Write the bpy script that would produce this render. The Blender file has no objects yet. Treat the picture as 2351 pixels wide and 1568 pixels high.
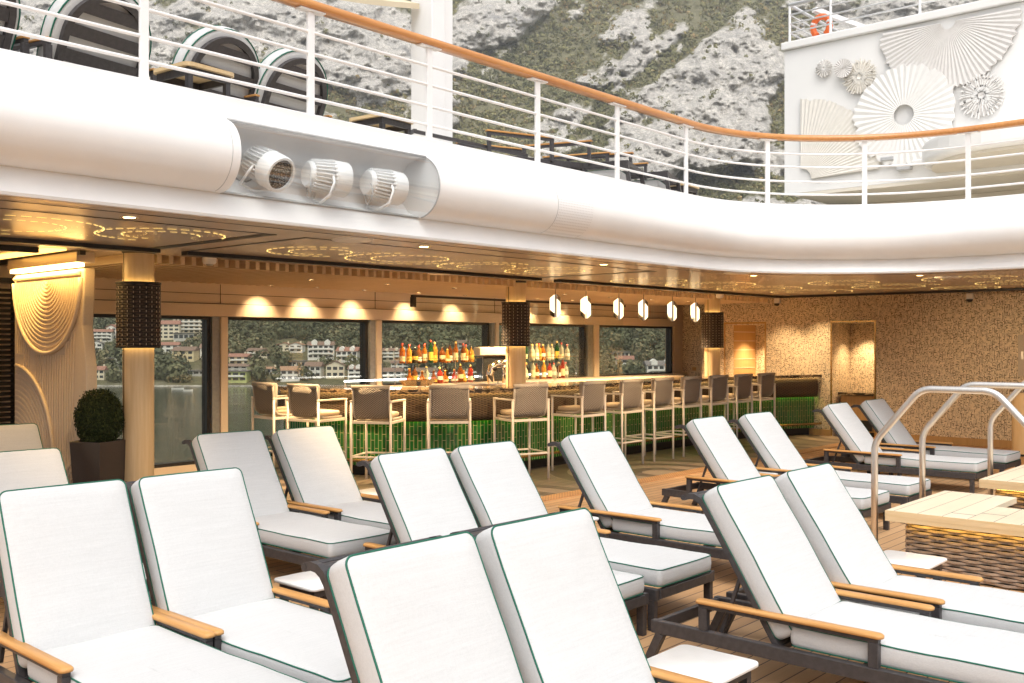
import bpy, math, random
import numpy as np
from mathutils import Vector, Matrix
R=math.radians; PI=math.pi
random.seed(7)
sc=bpy.context.scene; COL=sc.collection

# ------------------------------------------------------------------ camera frame
TH=R(41.53); CS,SN=math.cos(TH),math.sin(TH); F=2286.0; HC=1.6; HY=787.0; CX=1175.5
def at_depth(x,f): k=(x-CX)/F; return f*(CS+k*SN), f*(SN-k*CS)

# ------------------------------------------------------------------ materials
class G:
    def __init__(s,name):
        m=bpy.data.materials.new(name); m.use_nodes=True; s.m=m; s.t=m.node_tree; s.t.nodes.clear()
        s.out=s.t.nodes.new('ShaderNodeOutputMaterial')
    def n(s,ty,**kw):
        nd=s.t.nodes.new(ty)
        for k,v in kw.items():
            if k.startswith('_'): setattr(nd,k[1:],v)
        for k,v in kw.items():
            if not k.startswith('_'): s.set(nd,k,v)
        return nd
    def set(s,nd,k,v):
        i=nd.inputs[int(k[1:])] if (k[0]=='i' and k[1:].isdigit()) else nd.inputs[k.replace('_',' ')]
        if isinstance(v,bpy.types.NodeSocket): s.t.links.new(v,i)
        elif isinstance(v,(tuple,list)) and len(v)==3 and i.type=='RGBA': i.default_value=(*v,1)
        else: i.default_value=v
    def math(s,op,a,b=0.0,c=None):
        nd=s.t.nodes.new('ShaderNodeMath'); nd.operation=op; s.set(nd,'i0',a); s.set(nd,'i1',b)
        if c is not None: s.set(nd,'i2',c)
        return nd.outputs[0]
    def mix(s,f,a,b):
        nd=s.t.nodes.new('ShaderNodeMix'); nd.data_type='RGBA'
        s.set(nd,'i0',f)
        for i,v in ((6,a),(7,b)):
            if isinstance(v,bpy.types.NodeSocket): s.t.links.new(v,nd.inputs[i])
            else: nd.inputs[i].default_value=(*v[:3],1)
        return nd.outputs[2]
    def ramp(s,f,p0,p1):
        nd=s.t.nodes.new('ShaderNodeMapRange'); nd.clamp=True; s.set(nd,'i0',f); s.set(nd,'i1',p0); s.set(nd,'i2',p1)
        return nd.outputs[0]
    def noise(s,vec,scale,detail=4,rough=.55,dim='3D'):
        nd=s.t.nodes.new('ShaderNodeTexNoise'); s.set(nd,'Scale',scale); s.set(nd,'Detail',detail); s.set(nd,'Roughness',rough)
        if vec is not None: s.t.links.new(vec,nd.inputs['Vector'])
        return nd.outputs[0]
    def obj(s): return s.t.nodes.new('ShaderNodeTexCoord').outputs['Object']
    def pos(s): return s.t.nodes.new('ShaderNodeNewGeometry').outputs['Position']
    def sep(s,v):
        nd=s.t.nodes.new('ShaderNodeSeparateXYZ'); s.t.links.new(v,nd.inputs[0]); return nd.outputs
    def comb(s,x=0.,y=0.,z=0.):
        nd=s.t.nodes.new('ShaderNodeCombineXYZ'); s.set(nd,'i0',x); s.set(nd,'i1',y); s.set(nd,'i2',z); return nd.outputs[0]
    def map(s,v,scale=(1,1,1)):
        nd=s.t.nodes.new('ShaderNodeMapping'); nd.inputs['Scale'].default_value=scale; s.t.links.new(v,nd.inputs[0]); return nd.outputs[0]
    def attr(s,name):
        nd=s.t.nodes.new('ShaderNodeAttribute'); nd.attribute_name=name; return nd
    def bump(s,h,strength=.3,dist=.01):
        nd=s.t.nodes.new('ShaderNodeBump'); s.set(nd,'Strength',strength); s.set(nd,'Distance',dist); s.t.links.new(h,nd.inputs['Height']); return nd.outputs[0]
    def done(s,col,rough=.5,metal=0.,bump=None,spec=.5,coat=0.,emit=None,es=0.,sheen=0.):
        p=s.t.nodes.new('ShaderNodeBsdfPrincipled')
        s.set(p,'Base Color',col); s.set(p,'Roughness',rough); s.set(p,'Metallic',metal); s.set(p,'Specular IOR Level',spec)
        if coat: s.set(p,'Coat Weight',coat); s.set(p,'Coat Roughness',.08)
        if sheen: s.set(p,'Sheen Weight',sheen)
        if bump is not None: s.t.links.new(bump,p.inputs['Normal'])
        if emit is not None: s.set(p,'Emission Color',emit); s.set(p,'Emission Strength',es)
        s.t.links.new(p.outputs[0],s.out.inputs[0]); return s.m

def speck(name,c0,c1,scale,rough=.5,metal=0.,bs=.0,bd=.004,stretch=(1,1,1),coat=0.,spec=.5,lo=.35,hi=.65,sheen=0.,detail=4):
    g=G(name); v=g.map(g.obj(),stretch); h=g.noise(v,scale,detail); c=g.mix(g.ramp(h,lo,hi),c0,c1)
    return g.done(c,rough,metal,g.bump(h,bs,bd) if bs else None,spec,coat,sheen=sheen)
def glow(name,col,strength):
    g=G(name); e=g.n('ShaderNodeEmission',Color=col,Strength=strength); g.t.links.new(e.outputs[0],g.out.inputs[0]); return g.m
def glass(name,tint,refl=.08,rough=.0):
    g=G(name); t=g.n('ShaderNodeBsdfTransparent',Color=tint); s_=g.n('ShaderNodeBsdfGlossy',Color=(1,1,1),Roughness=rough)
    lw=g.n('ShaderNodeLayerWeight',Blend=.5); f=g.math('ADD',refl,g.math('MULTIPLY',g.math('POWER',lw.outputs['Facing'],4.),.5))
    mx=g.t.nodes.new('ShaderNodeMixShader'); g.t.links.new(f,mx.inputs[0]); g.t.links.new(t.outputs[0],mx.inputs[1]); g.t.links.new(s_.outputs[0],mx.inputs[2])
    g.t.links.new(mx.outputs[0],g.out.inputs[0]); return g.m

M={}
def fabric(name,c0,c1,bs=.35):
    g=G(name); o=g.obj(); a=g.noise(g.map(o,(60,420,420)),1,2); b=g.noise(g.map(o,(420,60,420)),1,2)
    w=g.math('ADD',a,b); big=g.noise(o,5,3); slub=g.noise(g.map(o,(4,120,120)),1,3)
    f=g.ramp(g.math('ADD',g.math('MULTIPLY',w,.5),g.math('MULTIPLY',slub,.6)),.55,1.05)
    c=g.mix(f,c0,c1); h=g.math('ADD',w,g.math('MULTIPLY',big,7.))
    return g.done(c,.9,0,g.bump(h,bs,.0028),.2,sheen=.15)
M['fabric']=fabric('white_fabric',(.53,.53,.525),(.61,.61,.605))
M['tan']=fabric('tan_fabric',(.52,.41,.28),(.62,.50,.35))
M['piping']=speck('green_piping',(.006,.10,.062),(.010,.135,.085),60,.7)
M['dark']=speck('charcoal_metal',(.040,.036,.037),(.058,.052,.053),40,.42,bs=.1,bd=.001)
def wood(name,c0,c1,axis=0,rough=.45,coat=0.,sc_=9.):
    g=G(name); st=[38,38,38]; st[axis]=2.0; o=g.map(g.obj(),tuple(st)); a=g.noise(o,1.0,5,.6); b=g.noise(g.obj(),1.7,2)
    c=g.mix(g.ramp(g.math('ADD',g.math('MULTIPLY',a,.75),g.math('MULTIPLY',b,.3)),.35,.72),c0,c1)
    return g.done(c,rough,0,g.bump(a,.15,.002),.4,coat)
M['teak_y']=wood('teak_armrest',(.50,.24,.07),(.66,.36,.13),1)
M['teak_rail']=wood('varnished_teak',(.50,.20,.055),(.64,.30,.09),0,.30,.4)
M['oak_z']=wood('pale_oak',(.58,.42,.24),(.70,.54,.34),2,.4)
M['oak_y']=wood('slat_oak',(.64,.48,.31),(.75,.58,.40),1,.5)
def planks(name,w,c0,c1,gapc,along='x',length=2.4,gap=.07,rough=.55):
    g=G(name); p=g.sep(g.pos()); a,b=(p[0],p[1]) if along=='x' else (p[1],p[0])
    t=g.math('DIVIDE',b,w); idx=g.math('FLOOR',t); fr=g.math('FRACT',t)
    wn=g.t.nodes.new('ShaderNodeTexWhiteNoise'); wn.noise_dimensions='1D'; g.t.links.new(idx,wn.inputs['W'])
    al=g.math('ADD',g.math('DIVIDE',a,length),g.math('MULTIPLY',wn.outputs[0],7.3)); jf=g.math('FRACT',al)
    pid=g.math('ADD',g.math('FLOOR',al),g.math('MULTIPLY',idx,17.31))
    w2=g.t.nodes.new('ShaderNodeTexWhiteNoise'); w2.noise_dimensions='1D'; g.t.links.new(pid,w2.inputs['W'])
    st=(1.6,40,40) if along=='x' else (40,1.6,40)
    gr=g.noise(g.map(g.pos(),st),1,5,.6); st_=g.noise(g.pos(),.8,4)
    f=g.math('ADD',g.math('MULTIPLY',gr,.55),g.math('MULTIPLY',w2.outputs[0],.45)); f=g.math('ADD',f,g.math('MULTIPLY',g.math('SUBTRACT',st_,.5),.35))
    c=g.mix(g.ramp(f,.2,.8),c0,c1)
    m=g.math('MAXIMUM',g.math('LESS_THAN',fr,gap),g.math('LESS_THAN',jf,.0025))
    c=g.mix(m,c,gapc)
    return g.done(c,rough,0,g.bump(g.math('SUBTRACT',gr,g.math('MULTIPLY',m,3)),.2,.002),.4)
M['deck']=planks('teak_deck_planks',.098,(.45,.255,.12),(.60,.37,.19),(.06,.04,.03))
M['teak_top']=planks('pale_teak_top',.16,(.74,.61,.43),(.82,.70,.52),(.16,.13,.10),'x',6,.03)
M['teak_edge']=wood('pale_teak_edge',(.66,.48,.25),(.78,.60,.36),1,.45)
M['white']=speck('white_gloss_paint',(.80,.79,.775),(.84,.83,.815),2.5,.28,coat=.25,bs=.04,bd=.01)
M['white_rail']=speck('white_rail_paint',(.82,.81,.80),(.86,.85,.84),8,.35)
M['white_top']=speck('white_solid_top',(.78,.77,.74),(.83,.82,.80),12,.3)
M['super']=speck('white_superstructure_paint',(.84,.825,.80),(.86,.845,.82),1.2,.4)
M['cream']=speck('cream_canvas',(.58,.49,.34),(.64,.55,.40),3,.8)
M['beige']=speck('beige_panel',(.62,.50,.385),(.66,.54,.42),220,.55,bs=.05,bd=.001)
M['beige_soffit']=speck('beige_underside',(.72,.66,.56),(.76,.70,.60),1.5,.6)
M['lattice']=speck('sand_plaster',(.64,.52,.39),(.69,.57,.43),90,.5,bs=.08,bd=.001)
M['soffit']=speck('satin_bronze_ceiling',(.56,.46,.37),(.61,.50,.41),1.2,.24,metal=.12)
M['black']=speck('black_trim',(.010,.009,.009),(.016,.014,.014),20,.45)
M['steel']=speck('brushed_stainless',(.70,.66,.61),(.77,.73,.68),1,.40,metal=1.,stretch=(120,120,6))
M['chrome']=speck('chrome',(.80,.78,.75),(.85,.83,.80),6,.08,metal=1.)
M['brass']=speck('brass',(.62,.42,.18),(.70,.50,.24),10,.22,metal=1.)
M['greyseal']=speck('grey_aluminium',(.28,.28,.28),(.33,.33,.33),30,.4,metal=.4)
M['stoolmetal']=speck('sand_painted_metal',(.76,.68,.58),(.80,.72,.62),30,.45)
M['planter']=speck('bronze_planter',(.040,.031,.028),(.058,.045,.04),140,.3,bs=.06,bd=.001)
M['stone']=None
def weave(name,c0,c1,cg,axis,sx,sz,rough=.6):
    # basket weave: alternating over and under strands, in two object axes
    g=G(name); p=g.sep(g.obj() if axis!='uv' else g.n('ShaderNodeUVMap').outputs[0])
    a=p[0] if axis in('x','uv') else p[1]; b=p[1] if axis=='uv' else p[2]
    u=g.math('DIVIDE',a,sx); v=g.math('DIVIDE',b,sz)
    row=g.math('MODULO',g.math('FLOOR',v),2.)
    wv=g.math('SINE',g.math('MULTIPLY',g.math('ADD',u,row),PI)); fv=g.math('FRACT',v)
    edge=g.math('SINE',g.math('MULTIPLY',fv,PI))
    h=g.math('MULTIPLY',g.math('ADD',g.math('MULTIPLY',wv,.5),.6),edge)
    c=g.mix(g.ramp(h,.02,.45),cg,g.mix(g.noise(g.obj(),30),c0,c1))
    return g.done(c,rough,0,g.bump(h,.9,.012),.4)
M['weave_dark']=weave('dark_woven_cord',(.055,.040,.032),(.080,.058,.045),(.004,.003,.003),'uv',.05,.021)
M['weave_bar']=weave('bronze_woven_panel',(.15,.10,.065),(.20,.135,.085),(.04,.027,.017),'uv',.040,.014)
M['rope']=weave('taupe_rope_weave',(.47,.41,.345),(.55,.48,.41),(.12,.10,.085),'x',.016,.0115,.8)
M['taupe']=speck('taupe_frame_wrap',(.46,.40,.335),(.52,.455,.385),60,.7)
M['strand']=speck('brown_wicker_strand',(.27,.215,.17),(.40,.325,.26),14,.6)
M['core']=speck('dark_core',(.012,.010,.009),(.02,.017,.015),10,.8)
def tile_mat():
    g=G('green_glazed_tile'); uv=g.n('ShaderNodeUVMap').outputs[0]; s=g.sep(uv)
    v=g.comb(s[1],s[0],0.)
    b=g.n('ShaderNodeTexBrick',_offset=.43,_squash=1.0); g.t.links.new(v,b.inputs['Vector'])
    for k,x in (('Scale',1.),('Mortar Size',.0035),('Mortar Smooth',.1),('Bias',0.),('Brick Width',.17),('Row Height',.048)): b.inputs[k].default_value=x
    b.inputs['Color1'].default_value=(.006,.085,.018,1); b.inputs['Color2'].default_value=(.03,.24,.05,1); b.inputs['Mortar'].default_value=(.40,.36,.16,1)
    n=g.noise(g.pos(),14,4)
    c=g.mix(g.ramp(n,.3,.75),b.outputs[0],(.02,.12,.03)); c=g.mix(b.outputs[1],c,(.42,.38,.17))
    h=g.math('SUBTRACT',g.math('MULTIPLY',n,.4),b.outputs[1])
    return g.done(c,g.math('ADD',.1,g.math('MULTIPLY',b.outputs[1],.5)),0,g.bump(h,.4,.004),.6)
M['tile']=tile_mat()
def mosaic():
    g=G('crackle_mosaic'); p=g.sep(g.pos())
    # small ceramic chips: rows of narrow tiles with dark broken joints scattered between
    u=g.math('ADD',p[1],g.math('MULTIPLY',p[0],1.)); z=p[2]
    v=g.comb(u,z,0.)
    w=.024; tu=g.math('DIVIDE',u,w)
    ci=g.math('FLOOR',tu); wn=g.t.nodes.new('ShaderNodeTexWhiteNoise'); wn.noise_dimensions='1D'; g.t.links.new(ci,wn.inputs['W'])
    tz=g.math('ADD',g.math('DIVIDE',z,.040),g.math('MULTIPLY',wn.outputs[0],5.)); ri=g.math('FLOOR',tz)
    w2=g.t.nodes.new('ShaderNodeTexWhiteNoise'); w2.noise_dimensions='2D'; g.t.links.new(g.comb(ci,ri,0.),w2.inputs['Vector'])
    w3=g.t.nodes.new('ShaderNodeTexWhiteNoise'); w3.noise_dimensions='2D'; g.t.links.new(g.comb(ri,ci,3.),w3.inputs['Vector'])
    fu=g.math('FRACT',tu); fz=g.math('FRACT',tz)
    ln=g.math('MULTIPLY',g.math('LESS_THAN',fu,.30),g.math('GREATER_THAN',w2.outputs[0],.73))
    lh=g.math('MULTIPLY',g.math('LESS_THAN',fz,.24),g.math('GREATER_THAN',w3.outputs[0],.73))
    wob=g.noise(v,55,2); crack=g.math('LESS_THAN',g.math('ABSOLUTE',g.math('SUBTRACT',wob,.5)),.022)
    gate=g.math('GREATER_THAN',g.noise(v,17,2),.47)
    dark=g.math('MAXIMUM',g.math('MAXIMUM',ln,lh),g.math('MULTIPLY',crack,gate))
    thin=g.math('MAXIMUM',g.math('LESS_THAN',fu,.10),g.math('LESS_THAN',fz,.07))
    base=g.mix(w2.outputs[0],(.68,.56,.41),(.78,.66,.50)); base=g.mix(g.math('MULTIPLY',thin,.42),base,(.34,.26,.17))
    c=g.mix(dark,base,(.085,.062,.045))
    return g.done(c,.42,0,g.bump(g.math('SUBTRACT',0.,dark),.4,.006),.5)
M['mosaic']=mosaic()
def ring_floor():
    g=G('ring_pattern_floor'); p=g.sep(g.pos())
    s=1.55
    def ring(ox,oy):
        x=g.math('SUBTRACT',g.math('MULTIPLY',g.math('FRACT',g.math('DIVIDE',g.math('ADD',p[0],ox),2*s)),2*s),s)
        y=g.math('SUBTRACT',g.math('MULTIPLY',g.math('FRACT',g.math('DIVIDE',g.math('ADD',p[1],oy),2*s)),2*s),s)
        return g.math('SQRT',g.math('ADD',g.math('MULTIPLY',x,x),g.math('MULTIPLY',y,y)))
    d=ring(.45,1.0); k=g.math('DIVIDE',d,.23); fr=g.math('FRACT',k); par=g.math('MODULO',g.math('FLOOR',k),2.)
    out=g.math('GREATER_THAN',d,1.38)
    grain=g.noise(g.map(g.pos(),(3,45,45)),1,5,.65); big=g.noise(g.pos(),2.2,3)
    c=g.mix(g.math('MULTIPLY',par,.95),(.28,.215,.16),(.075,.058,.046)); c=g.mix(out,c,(.16,.125,.093))
    c=g.mix(g.math('MULTIPLY',grain,.35),c,(.10,.075,.06)); c=g.mix(g.math('MULTIPLY',big,.25),c,(.25,.19,.14))
    ln=g.math('MULTIPLY',g.math('LESS_THAN',fr,.035),g.math('LESS_THAN',d,1.39)); pl=g.math('LESS_THAN',g.math('FRACT',g.math('DIVIDE',p[1],.15)),.03)
    c=g.mix(g.math('MULTIPLY',g.math('MAXIMUM',ln,g.math('MULTIPLY',pl,out)),.8),c,(.40,.33,.25))
    return g.done(c,.42,0,g.bump(grain,.1,.002),.45)
M['ringfloor']=ring_floor()
def drain_mat():
    g=G('perforated_teak_drain'); p=g.sep(g.pos())
    fx=g.math('FRACT',g.math('DIVIDE',p[0],.045)); fy=g.math('FRACT',g.math('DIVIDE',p[1],.036))
    hole=g.math('MULTIPLY',g.math('LESS_THAN',fx,.5),g.math('LESS_THAN',fy,.38))
    n=g.noise(g.map(g.pos(),(3,40,40)),1,4)
    c=g.mix(hole,g.mix(n,(.40,.20,.08),(.54,.30,.14)),(.08,.045,.02)); return g.done(c,.5)
M['drain']=drain_mat()
def marble():
    g=G('dark_marble'); o=g.pos(); n=g.noise(g.map(o,(1.5,1.5,6)),3,8,.7)
    v=g.math('ABSOLUTE',g.math('SUBTRACT',n,.5)); c=g.mix(g.ramp(v,.0,.05),(.42,.30,.17),(.035,.025,.018)); return g.done(c,.08,0,None,.6)
M['marble']=marble()
M['win']=glass('tinted_window_glass',(.89,.89,.84),.03)
M['clear']=glass('clear_glass',(.95,.975,.96),.02)
M['dome']=glass('clear_acrylic',(.95,.97,.97),.11)
M['warm']=glow('warm_lamp',(1,.66,.26),14.)
M['warmstrip']=glow('warm_led_strip',(1,.66,.24),8.)
M['dot']=glow('backlit_perforation',(1,.66,.20),1.5)
M['pend']=glow('pendant_diffuser',(1,.76,.42),1.9)
M['greenled']=glow('green_led',(.45,1,.03),2.6)
M['lens']=speck('led_lens',(.03,.025,.022),(.30,.27,.24),95,.15,lo=.55,hi=.62,spec=.8)
M['orange']=speck('orange_buoy',(.75,.13,.02),(.85,.18,.04),10,.5)
M['grey']=speck('light_grey_plastic',(.42,.42,.42),(.48,.48,.48),20,.4)
M['shellgrey']=speck('pale_grey_relief',(.66,.63,.60),(.70,.67,.64),6,.6)
M['shellcream']=speck('cream_relief',(.77,.73,.66),(.81,.77,.70),6,.6)
M['shellwhite']=speck('white_relief',(.80,.78,.745),(.83,.81,.78),6,.6)
M['darkglass']=speck('smoked_glass_panel',(.05,.05,.055),(.10,.10,.11),2.,.12)
M['oakpanel']=wood('oak_wall_panel',(.40,.24,.10),(.50,.31,.14),2,.4)
def leafmat(name,c0,c1,c2):
    g=G(name); a=g.attr('tint').outputs['Fac']; n=g.noise(g.pos(),.35,2)
    c=g.mix(g.ramp(a,.0,.6),c0,c1); c=g.mix(g.ramp(a,.72,1.0),c,c2); return g.done(c,.75,0,None,.25)
M['scrub']=leafmat('hillside_scrub_leaves',(.12,.125,.055),(.27,.25,.11),(.36,.25,.11))
M['woods']=leafmat('dark_wood_leaves',(.075,.082,.046),(.155,.155,.085),(.25,.20,.11))
M['box']=leafmat('boxwood_leaves',(.010,.018,.006),(.035,.050,.014),(.060,.072,.020))
def rock():
    g=G('karst_hillside'); a=g.attr('rock').outputs['Fac']; o=g.pos()
    n1=g.noise(g.map(o,(1,1,.55)),.055,8,.72); n2=g.noise(g.map(o,(1,1,.25)),.018,6,.6); n3=g.noise(o,.22,5,.7)
    r=g.mix(g.ramp(n1,.36,.66),(.47,.445,.41),(.78,.73,.65)); r=g.mix(g.math('MULTIPLY',g.ramp(n2,.55,.75),.55),r,(.20,.205,.22))
    r=g.mix(g.math('MULTIPLY',g.ramp(n2,.30,.22),.5),r,(.55,.46,.34))
    cr=g.math('LESS_THAN',g.math('ABSOLUTE',g.math('SUBTRACT',g.noise(g.map(o,(1,1,.6)),.085,5,.65),.5)),.020); r=g.mix(g.math('MULTIPLY',cr,.6),r,(.20,.185,.165))
    sp=g.ramp(g.noise(o,.30,4,.7),.56,.62); r=g.mix(g.math('MULTIPLY',sp,.55),r,(.20,.19,.11))
    vg=g.mix(g.ramp(n3,.3,.7),(.13,.125,.07),(.25,.23,.13)); vg=g.mix(g.math('MULTIPLY',g.ramp(n1,.5,.7),.6),vg,(.30,.26,.19))
    f=g.ramp(g.math('ADD',a,g.math('MULTIPLY',g.math('SUBTRACT',n1,.5),.7)),.42,.60)
    c=g.mix(f,vg,r); return g.done(c,.9,0,g.bump(g.math('ADD',n1,g.math('MULTIPLY',n3,.5)),1.,7.),.1)
M['rock']=rock()
def watermat():
    g=G('bay_water'); n=g.noise(g.map(g.pos(),(.9,.9,1)),.9,4,.6); n2=g.noise(g.pos(),.06,2)
    return g.done((.014,.024,.018),.08,0,g.bump(g.math('ADD',n,n2),.35,.18),.5)
M['water']=watermat()
WALLS={k:speck('plaster_'+k,tuple(.9*x for x in c),c,.6,.85) for k,c in dict(white=(.80,.78,.73),cream=(.76,.68,.52),yellow=(.70,.58,.36),grey=(.50,.49,.46),lime=(.52,.56,.24)).items()}
ROOFS={k:speck('roof_tiles_'+k,tuple(.7*x for x in c),c,1.4,.85,stretch=(1,1,5)) for k,c in dict(red=(.36,.18,.13),brown=(.25,.165,.125),orange=(.40,.24,.15),slate=(.22,.20,.19)).items()}
M['pane']=speck('dark_house_window',(.03,.035,.04),(.06,.065,.07),1,.15)
def liquid(c):
    g=G('bottle_glass'); d=g.n('ShaderNodeBsdfPrincipled',Base_Color=c,Roughness=.07); t=g.n('ShaderNodeBsdfTransparent',Color=tuple(min(.97,.25+1.5*x) for x in c))
    lw=g.n('ShaderNodeLayerWeight',Blend=.4); mx=g.t.nodes.new('ShaderNodeMixShader'); g.t.links.new(g.math('ADD',.45,g.math('MULTIPLY',lw.outputs['Facing'],.5)),mx.inputs[0])
    g.t.links.new(t.outputs[0],mx.inputs[1]); g.t.links.new(d.outputs[0],mx.inputs[2]); g.t.links.new(mx.outputs[0],g.out.inputs[0]); return g.m
BOT=[liquid(c) for c in ((.34,.10,.012),(.17,.045,.008),(.012,.06,.02),(.46,.20,.03),(.02,.013,.010),(.40,.36,.28),(.30,.03,.02))]
LAB=[speck('paper_label_'+n,tuple(.9*x for x in c),c,30,.7) for n,c in (('cream',(.42,.33,.20)),('yellow',(.42,.25,.03)),('pale',(.44,.40,.34)))]
CAP=[speck('bottle_cap_'+n,tuple(.9*x for x in c),c,30,.4) for n,c in (('red',(.45,.04,.02)),('black',(.02,.02,.02)),('gold',(.60,.36,.10)))]

# ------------------------------------------------------------------ mesh builder
class MB:
    def __init__(s): s.v=[]; s.f=[]; s.uv=None
    def add(s,vs,fs):
        o=len(s.v); s.v+= [tuple(p) for p in vs]; s.f+=[tuple(i+o for i in f) for f in fs]; return s
    def box(s,x0,y0,z0,x1,y1,z1):
        return s.add([(x0,y0,z0),(x1,y0,z0),(x1,y1,z0),(x0,y1,z0),(x0,y0,z1),(x1,y0,z1),(x1,y1,z1),(x0,y1,z1)],
            [(0,3,2,1),(4,5,6,7),(0,1,5,4),(1,2,6,5),(2,3,7,6),(3,0,4,7)])
    def bar(s,p,q,w,h,up=(0,0,1)):
        p=Vector(p);q=Vector(q);d=(q-p).normalized();u=Vector(up); a=d.cross(u)
        if a.length<1e-4: a=d.cross(Vector((1,0,0)))
        a.normalize(); b=a.cross(d).normalized()
        vs=[e+a*(sx*w/2)+b*(sz*h/2) for e in (p,q) for sx,sz in((-1,-1),(1,-1),(1,1),(-1,1))]
        return s.add(vs,[(0,1,2,3),(7,6,5,4),(0,4,5,1),(1,5,6,2),(2,6,7,3),(3,7,4,0)])
    def sweep(s,pts,sec,closed=False,cap=True,up=(0,0,1)):
        # sec: list of (side, up) offsets, swept along pts keeping 'up'
        P=[Vector(p) for p in pts]; n=len(P); m=len(sec); U=Vector(up); vs=[]
        for i in range(n):
            a=P[(i-1)%n] if (closed or i>0) else P[i]; b=P[(i+1)%n] if (closed or i<n-1) else P[i]
            d=(b-a).normalized(); sd=d.cross(U)
            if sd.length<1e-4: sd=d.cross(Vector((0,1,0)))
            sd.normalize(); w=sd.cross(d).normalized()
            d0=(P[i]-a); k=1.
            if (closed or 0<i<n-1):
                c=d.dot((b-P[i]).normalized()); k=1/max(c,.5)
            vs+=[P[i]+sd*(x*k)+w*y for x,y in sec]
        fs=[]
        for i in range(n if closed else n-1):
            j=(i+1)%n
            fs+=[(i*m+k,i*m+(k+1)%m,j*m+(k+1)%m,j*m+k) for k in range(m)]
        if cap and not closed: fs+=[tuple(range(m))[::-1],tuple((n-1)*m+k for k in range(m))]
        return s.add(vs,fs)
    def tube(s,pts,r,n=8,closed=False,cap=True):
        P=[Vector(p) for p in pts]; N=len(P); vs=[]; prev=None
        for i in range(N):
            a=P[(i-1)%N] if (closed or i>0) else P[i]; b=P[(i+1)%N] if (closed or i<N-1) else P[i]
            d=(b-a).normalized()
            if prev is None:
                u=Vector((0,0,1)) if abs(d.z)<.9 else Vector((1,0,0)); u=(u-d*u.dot(d)).normalized()
            else: u=(prev-d*prev.dot(d)).normalized()
            prev=u; w=d.cross(u); rr=r[i] if isinstance(r,(list,tuple)) else r
            vs+=[P[i]+(u*math.cos(2*PI*k/n)+w*math.sin(2*PI*k/n))*rr for k in range(n)]
        fs=[]
        for i in range(N if closed else N-1):
            j=(i+1)%N; fs+=[(i*n+k,i*n+(k+1)%n,j*n+(k+1)%n,j*n+k) for k in range(n)]
        if cap and not closed: fs+=[tuple(range(n))[::-1],tuple((N-1)*n+k for k in range(n))]
        return s.add(vs,fs)
    def lathe(s,prof,n=24,c=(0,0,0)):
        vs=[];m=len(prof)
        for i in range(n):
            a=2*PI*i/n; vs+=[(c[0]+r*math.cos(a),c[1]+r*math.sin(a),c[2]+z) for r,z in prof]
        fs=[(i*m+k,((i+1)%n)*m+k,((i+1)%n)*m+k+1,i*m+k+1) for i in range(n) for k in range(m-1)]
        s.add(vs,fs); return s
    def prism(s,poly,z0,z1):
        n=len(poly); vs=[(x,y,z0) for x,y in poly]+[(x,y,z1) for x,y in poly]
        return s.add(vs,[tuple(range(n))[::-1],tuple(range(n,2*n))]+[(i,(i+1)%n,n+(i+1)%n,n+i) for i in range(n)])
    def loft(s,rings,cap0=True,cap1=True):
        m=len(rings[0]); vs=[p for r in rings for p in r]; fs=[]
        for i in range(len(rings)-1): fs+=[(i*m+k,i*m+(k+1)%m,(i+1)*m+(k+1)%m,(i+1)*m+k) for k in range(m)]
        if cap0: fs.append(tuple(range(m))[::-1])
        if cap1: fs.append(tuple((len(rings)-1)*m+k for k in range(m)))
        return s.add(vs,fs)
    def xf(s,mat,start=0):
        s.v[start:]=[tuple(mat@Vector(p)) for p in s.v[start:]]; return s
    def mesh(s,name,m,smooth=False):
        me=bpy.data.meshes.new(name); me.from_pydata(s.v,[],s.f)
        if m: me.materials.append(m)
        if s.uv:
            l=me.uv_layers.new(name='UVMap'); me.update()
            for lp in me.loops: l.data[lp.index].uv=s.uv[lp.vertex_index]
        if smooth: me.shade_smooth()
        me.update(); return me
    def build(s,name,m,parent=None,smooth=False,bevel=0.,seg=2,angle=None):
        o=bpy.data.objects.new(name,s.mesh(name,m,smooth)); COL.objects.link(o)
        if parent: o.parent=parent
        if bevel:
            b=o.modifiers.new('bevel','BEVEL'); b.width=bevel; b.segments=seg; b.limit_method='ANGLE'; b.angle_limit=R(40)
        if angle:
            o.data.shade_smooth(); 
            try: o.data.set_sharp_from_angle(angle=R(angle))
            except Exception: pass
        return o
def tag(o,label=None,cat=None,group=None,kind=None):
    if label: o['label']=label
    if cat: o['category']=cat
    if group: o['group']=group
    if kind: o['kind']=kind
    return o
def thing(name,label,cat,loc=(0,0,0),rz=0.,group=None):
    o=bpy.data.objects.new(name,None); COL.objects.link(o); o.location=loc; o.rotation_euler=(0,0,rz); o.empty_display_size=.2
    tag(o,label,cat,group,'thing'); return o
def copy_tree(o,parent=None):
    c=o.copy(); COL.objects.link(c)
    if parent: c.parent=parent
    for ch in o.children: copy_tree(ch,c)
    return c
def rrect(w,l,r,n=5,z=0.,cx=0.,cy=0.):
    pts=[]; r=min(r,w/2-1e-4,l/2-1e-4)
    for sx,sy,a0 in ((1,1,0),(-1,1,90),(-1,-1,180),(1,-1,270)):
        for k in range(n+1):
            a=R(a0+90*k/n); pts.append((cx+sx*(w/2-r)+r*math.cos(a),cy+sy*(l/2-r)+r*math.sin(a),z))
    # subdivide the long runs so that they can sag and swell a little
    out=[]
    for i,p in enumerate(pts):
        q=pts[(i+1)%len(pts)]; d=math.dist(p,q); m=max(1,int(d/.11)); out+=[tuple(p[j]+(q[j]-p[j])*t/m for j in range(3)) for t in range(m)]
    return out
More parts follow.
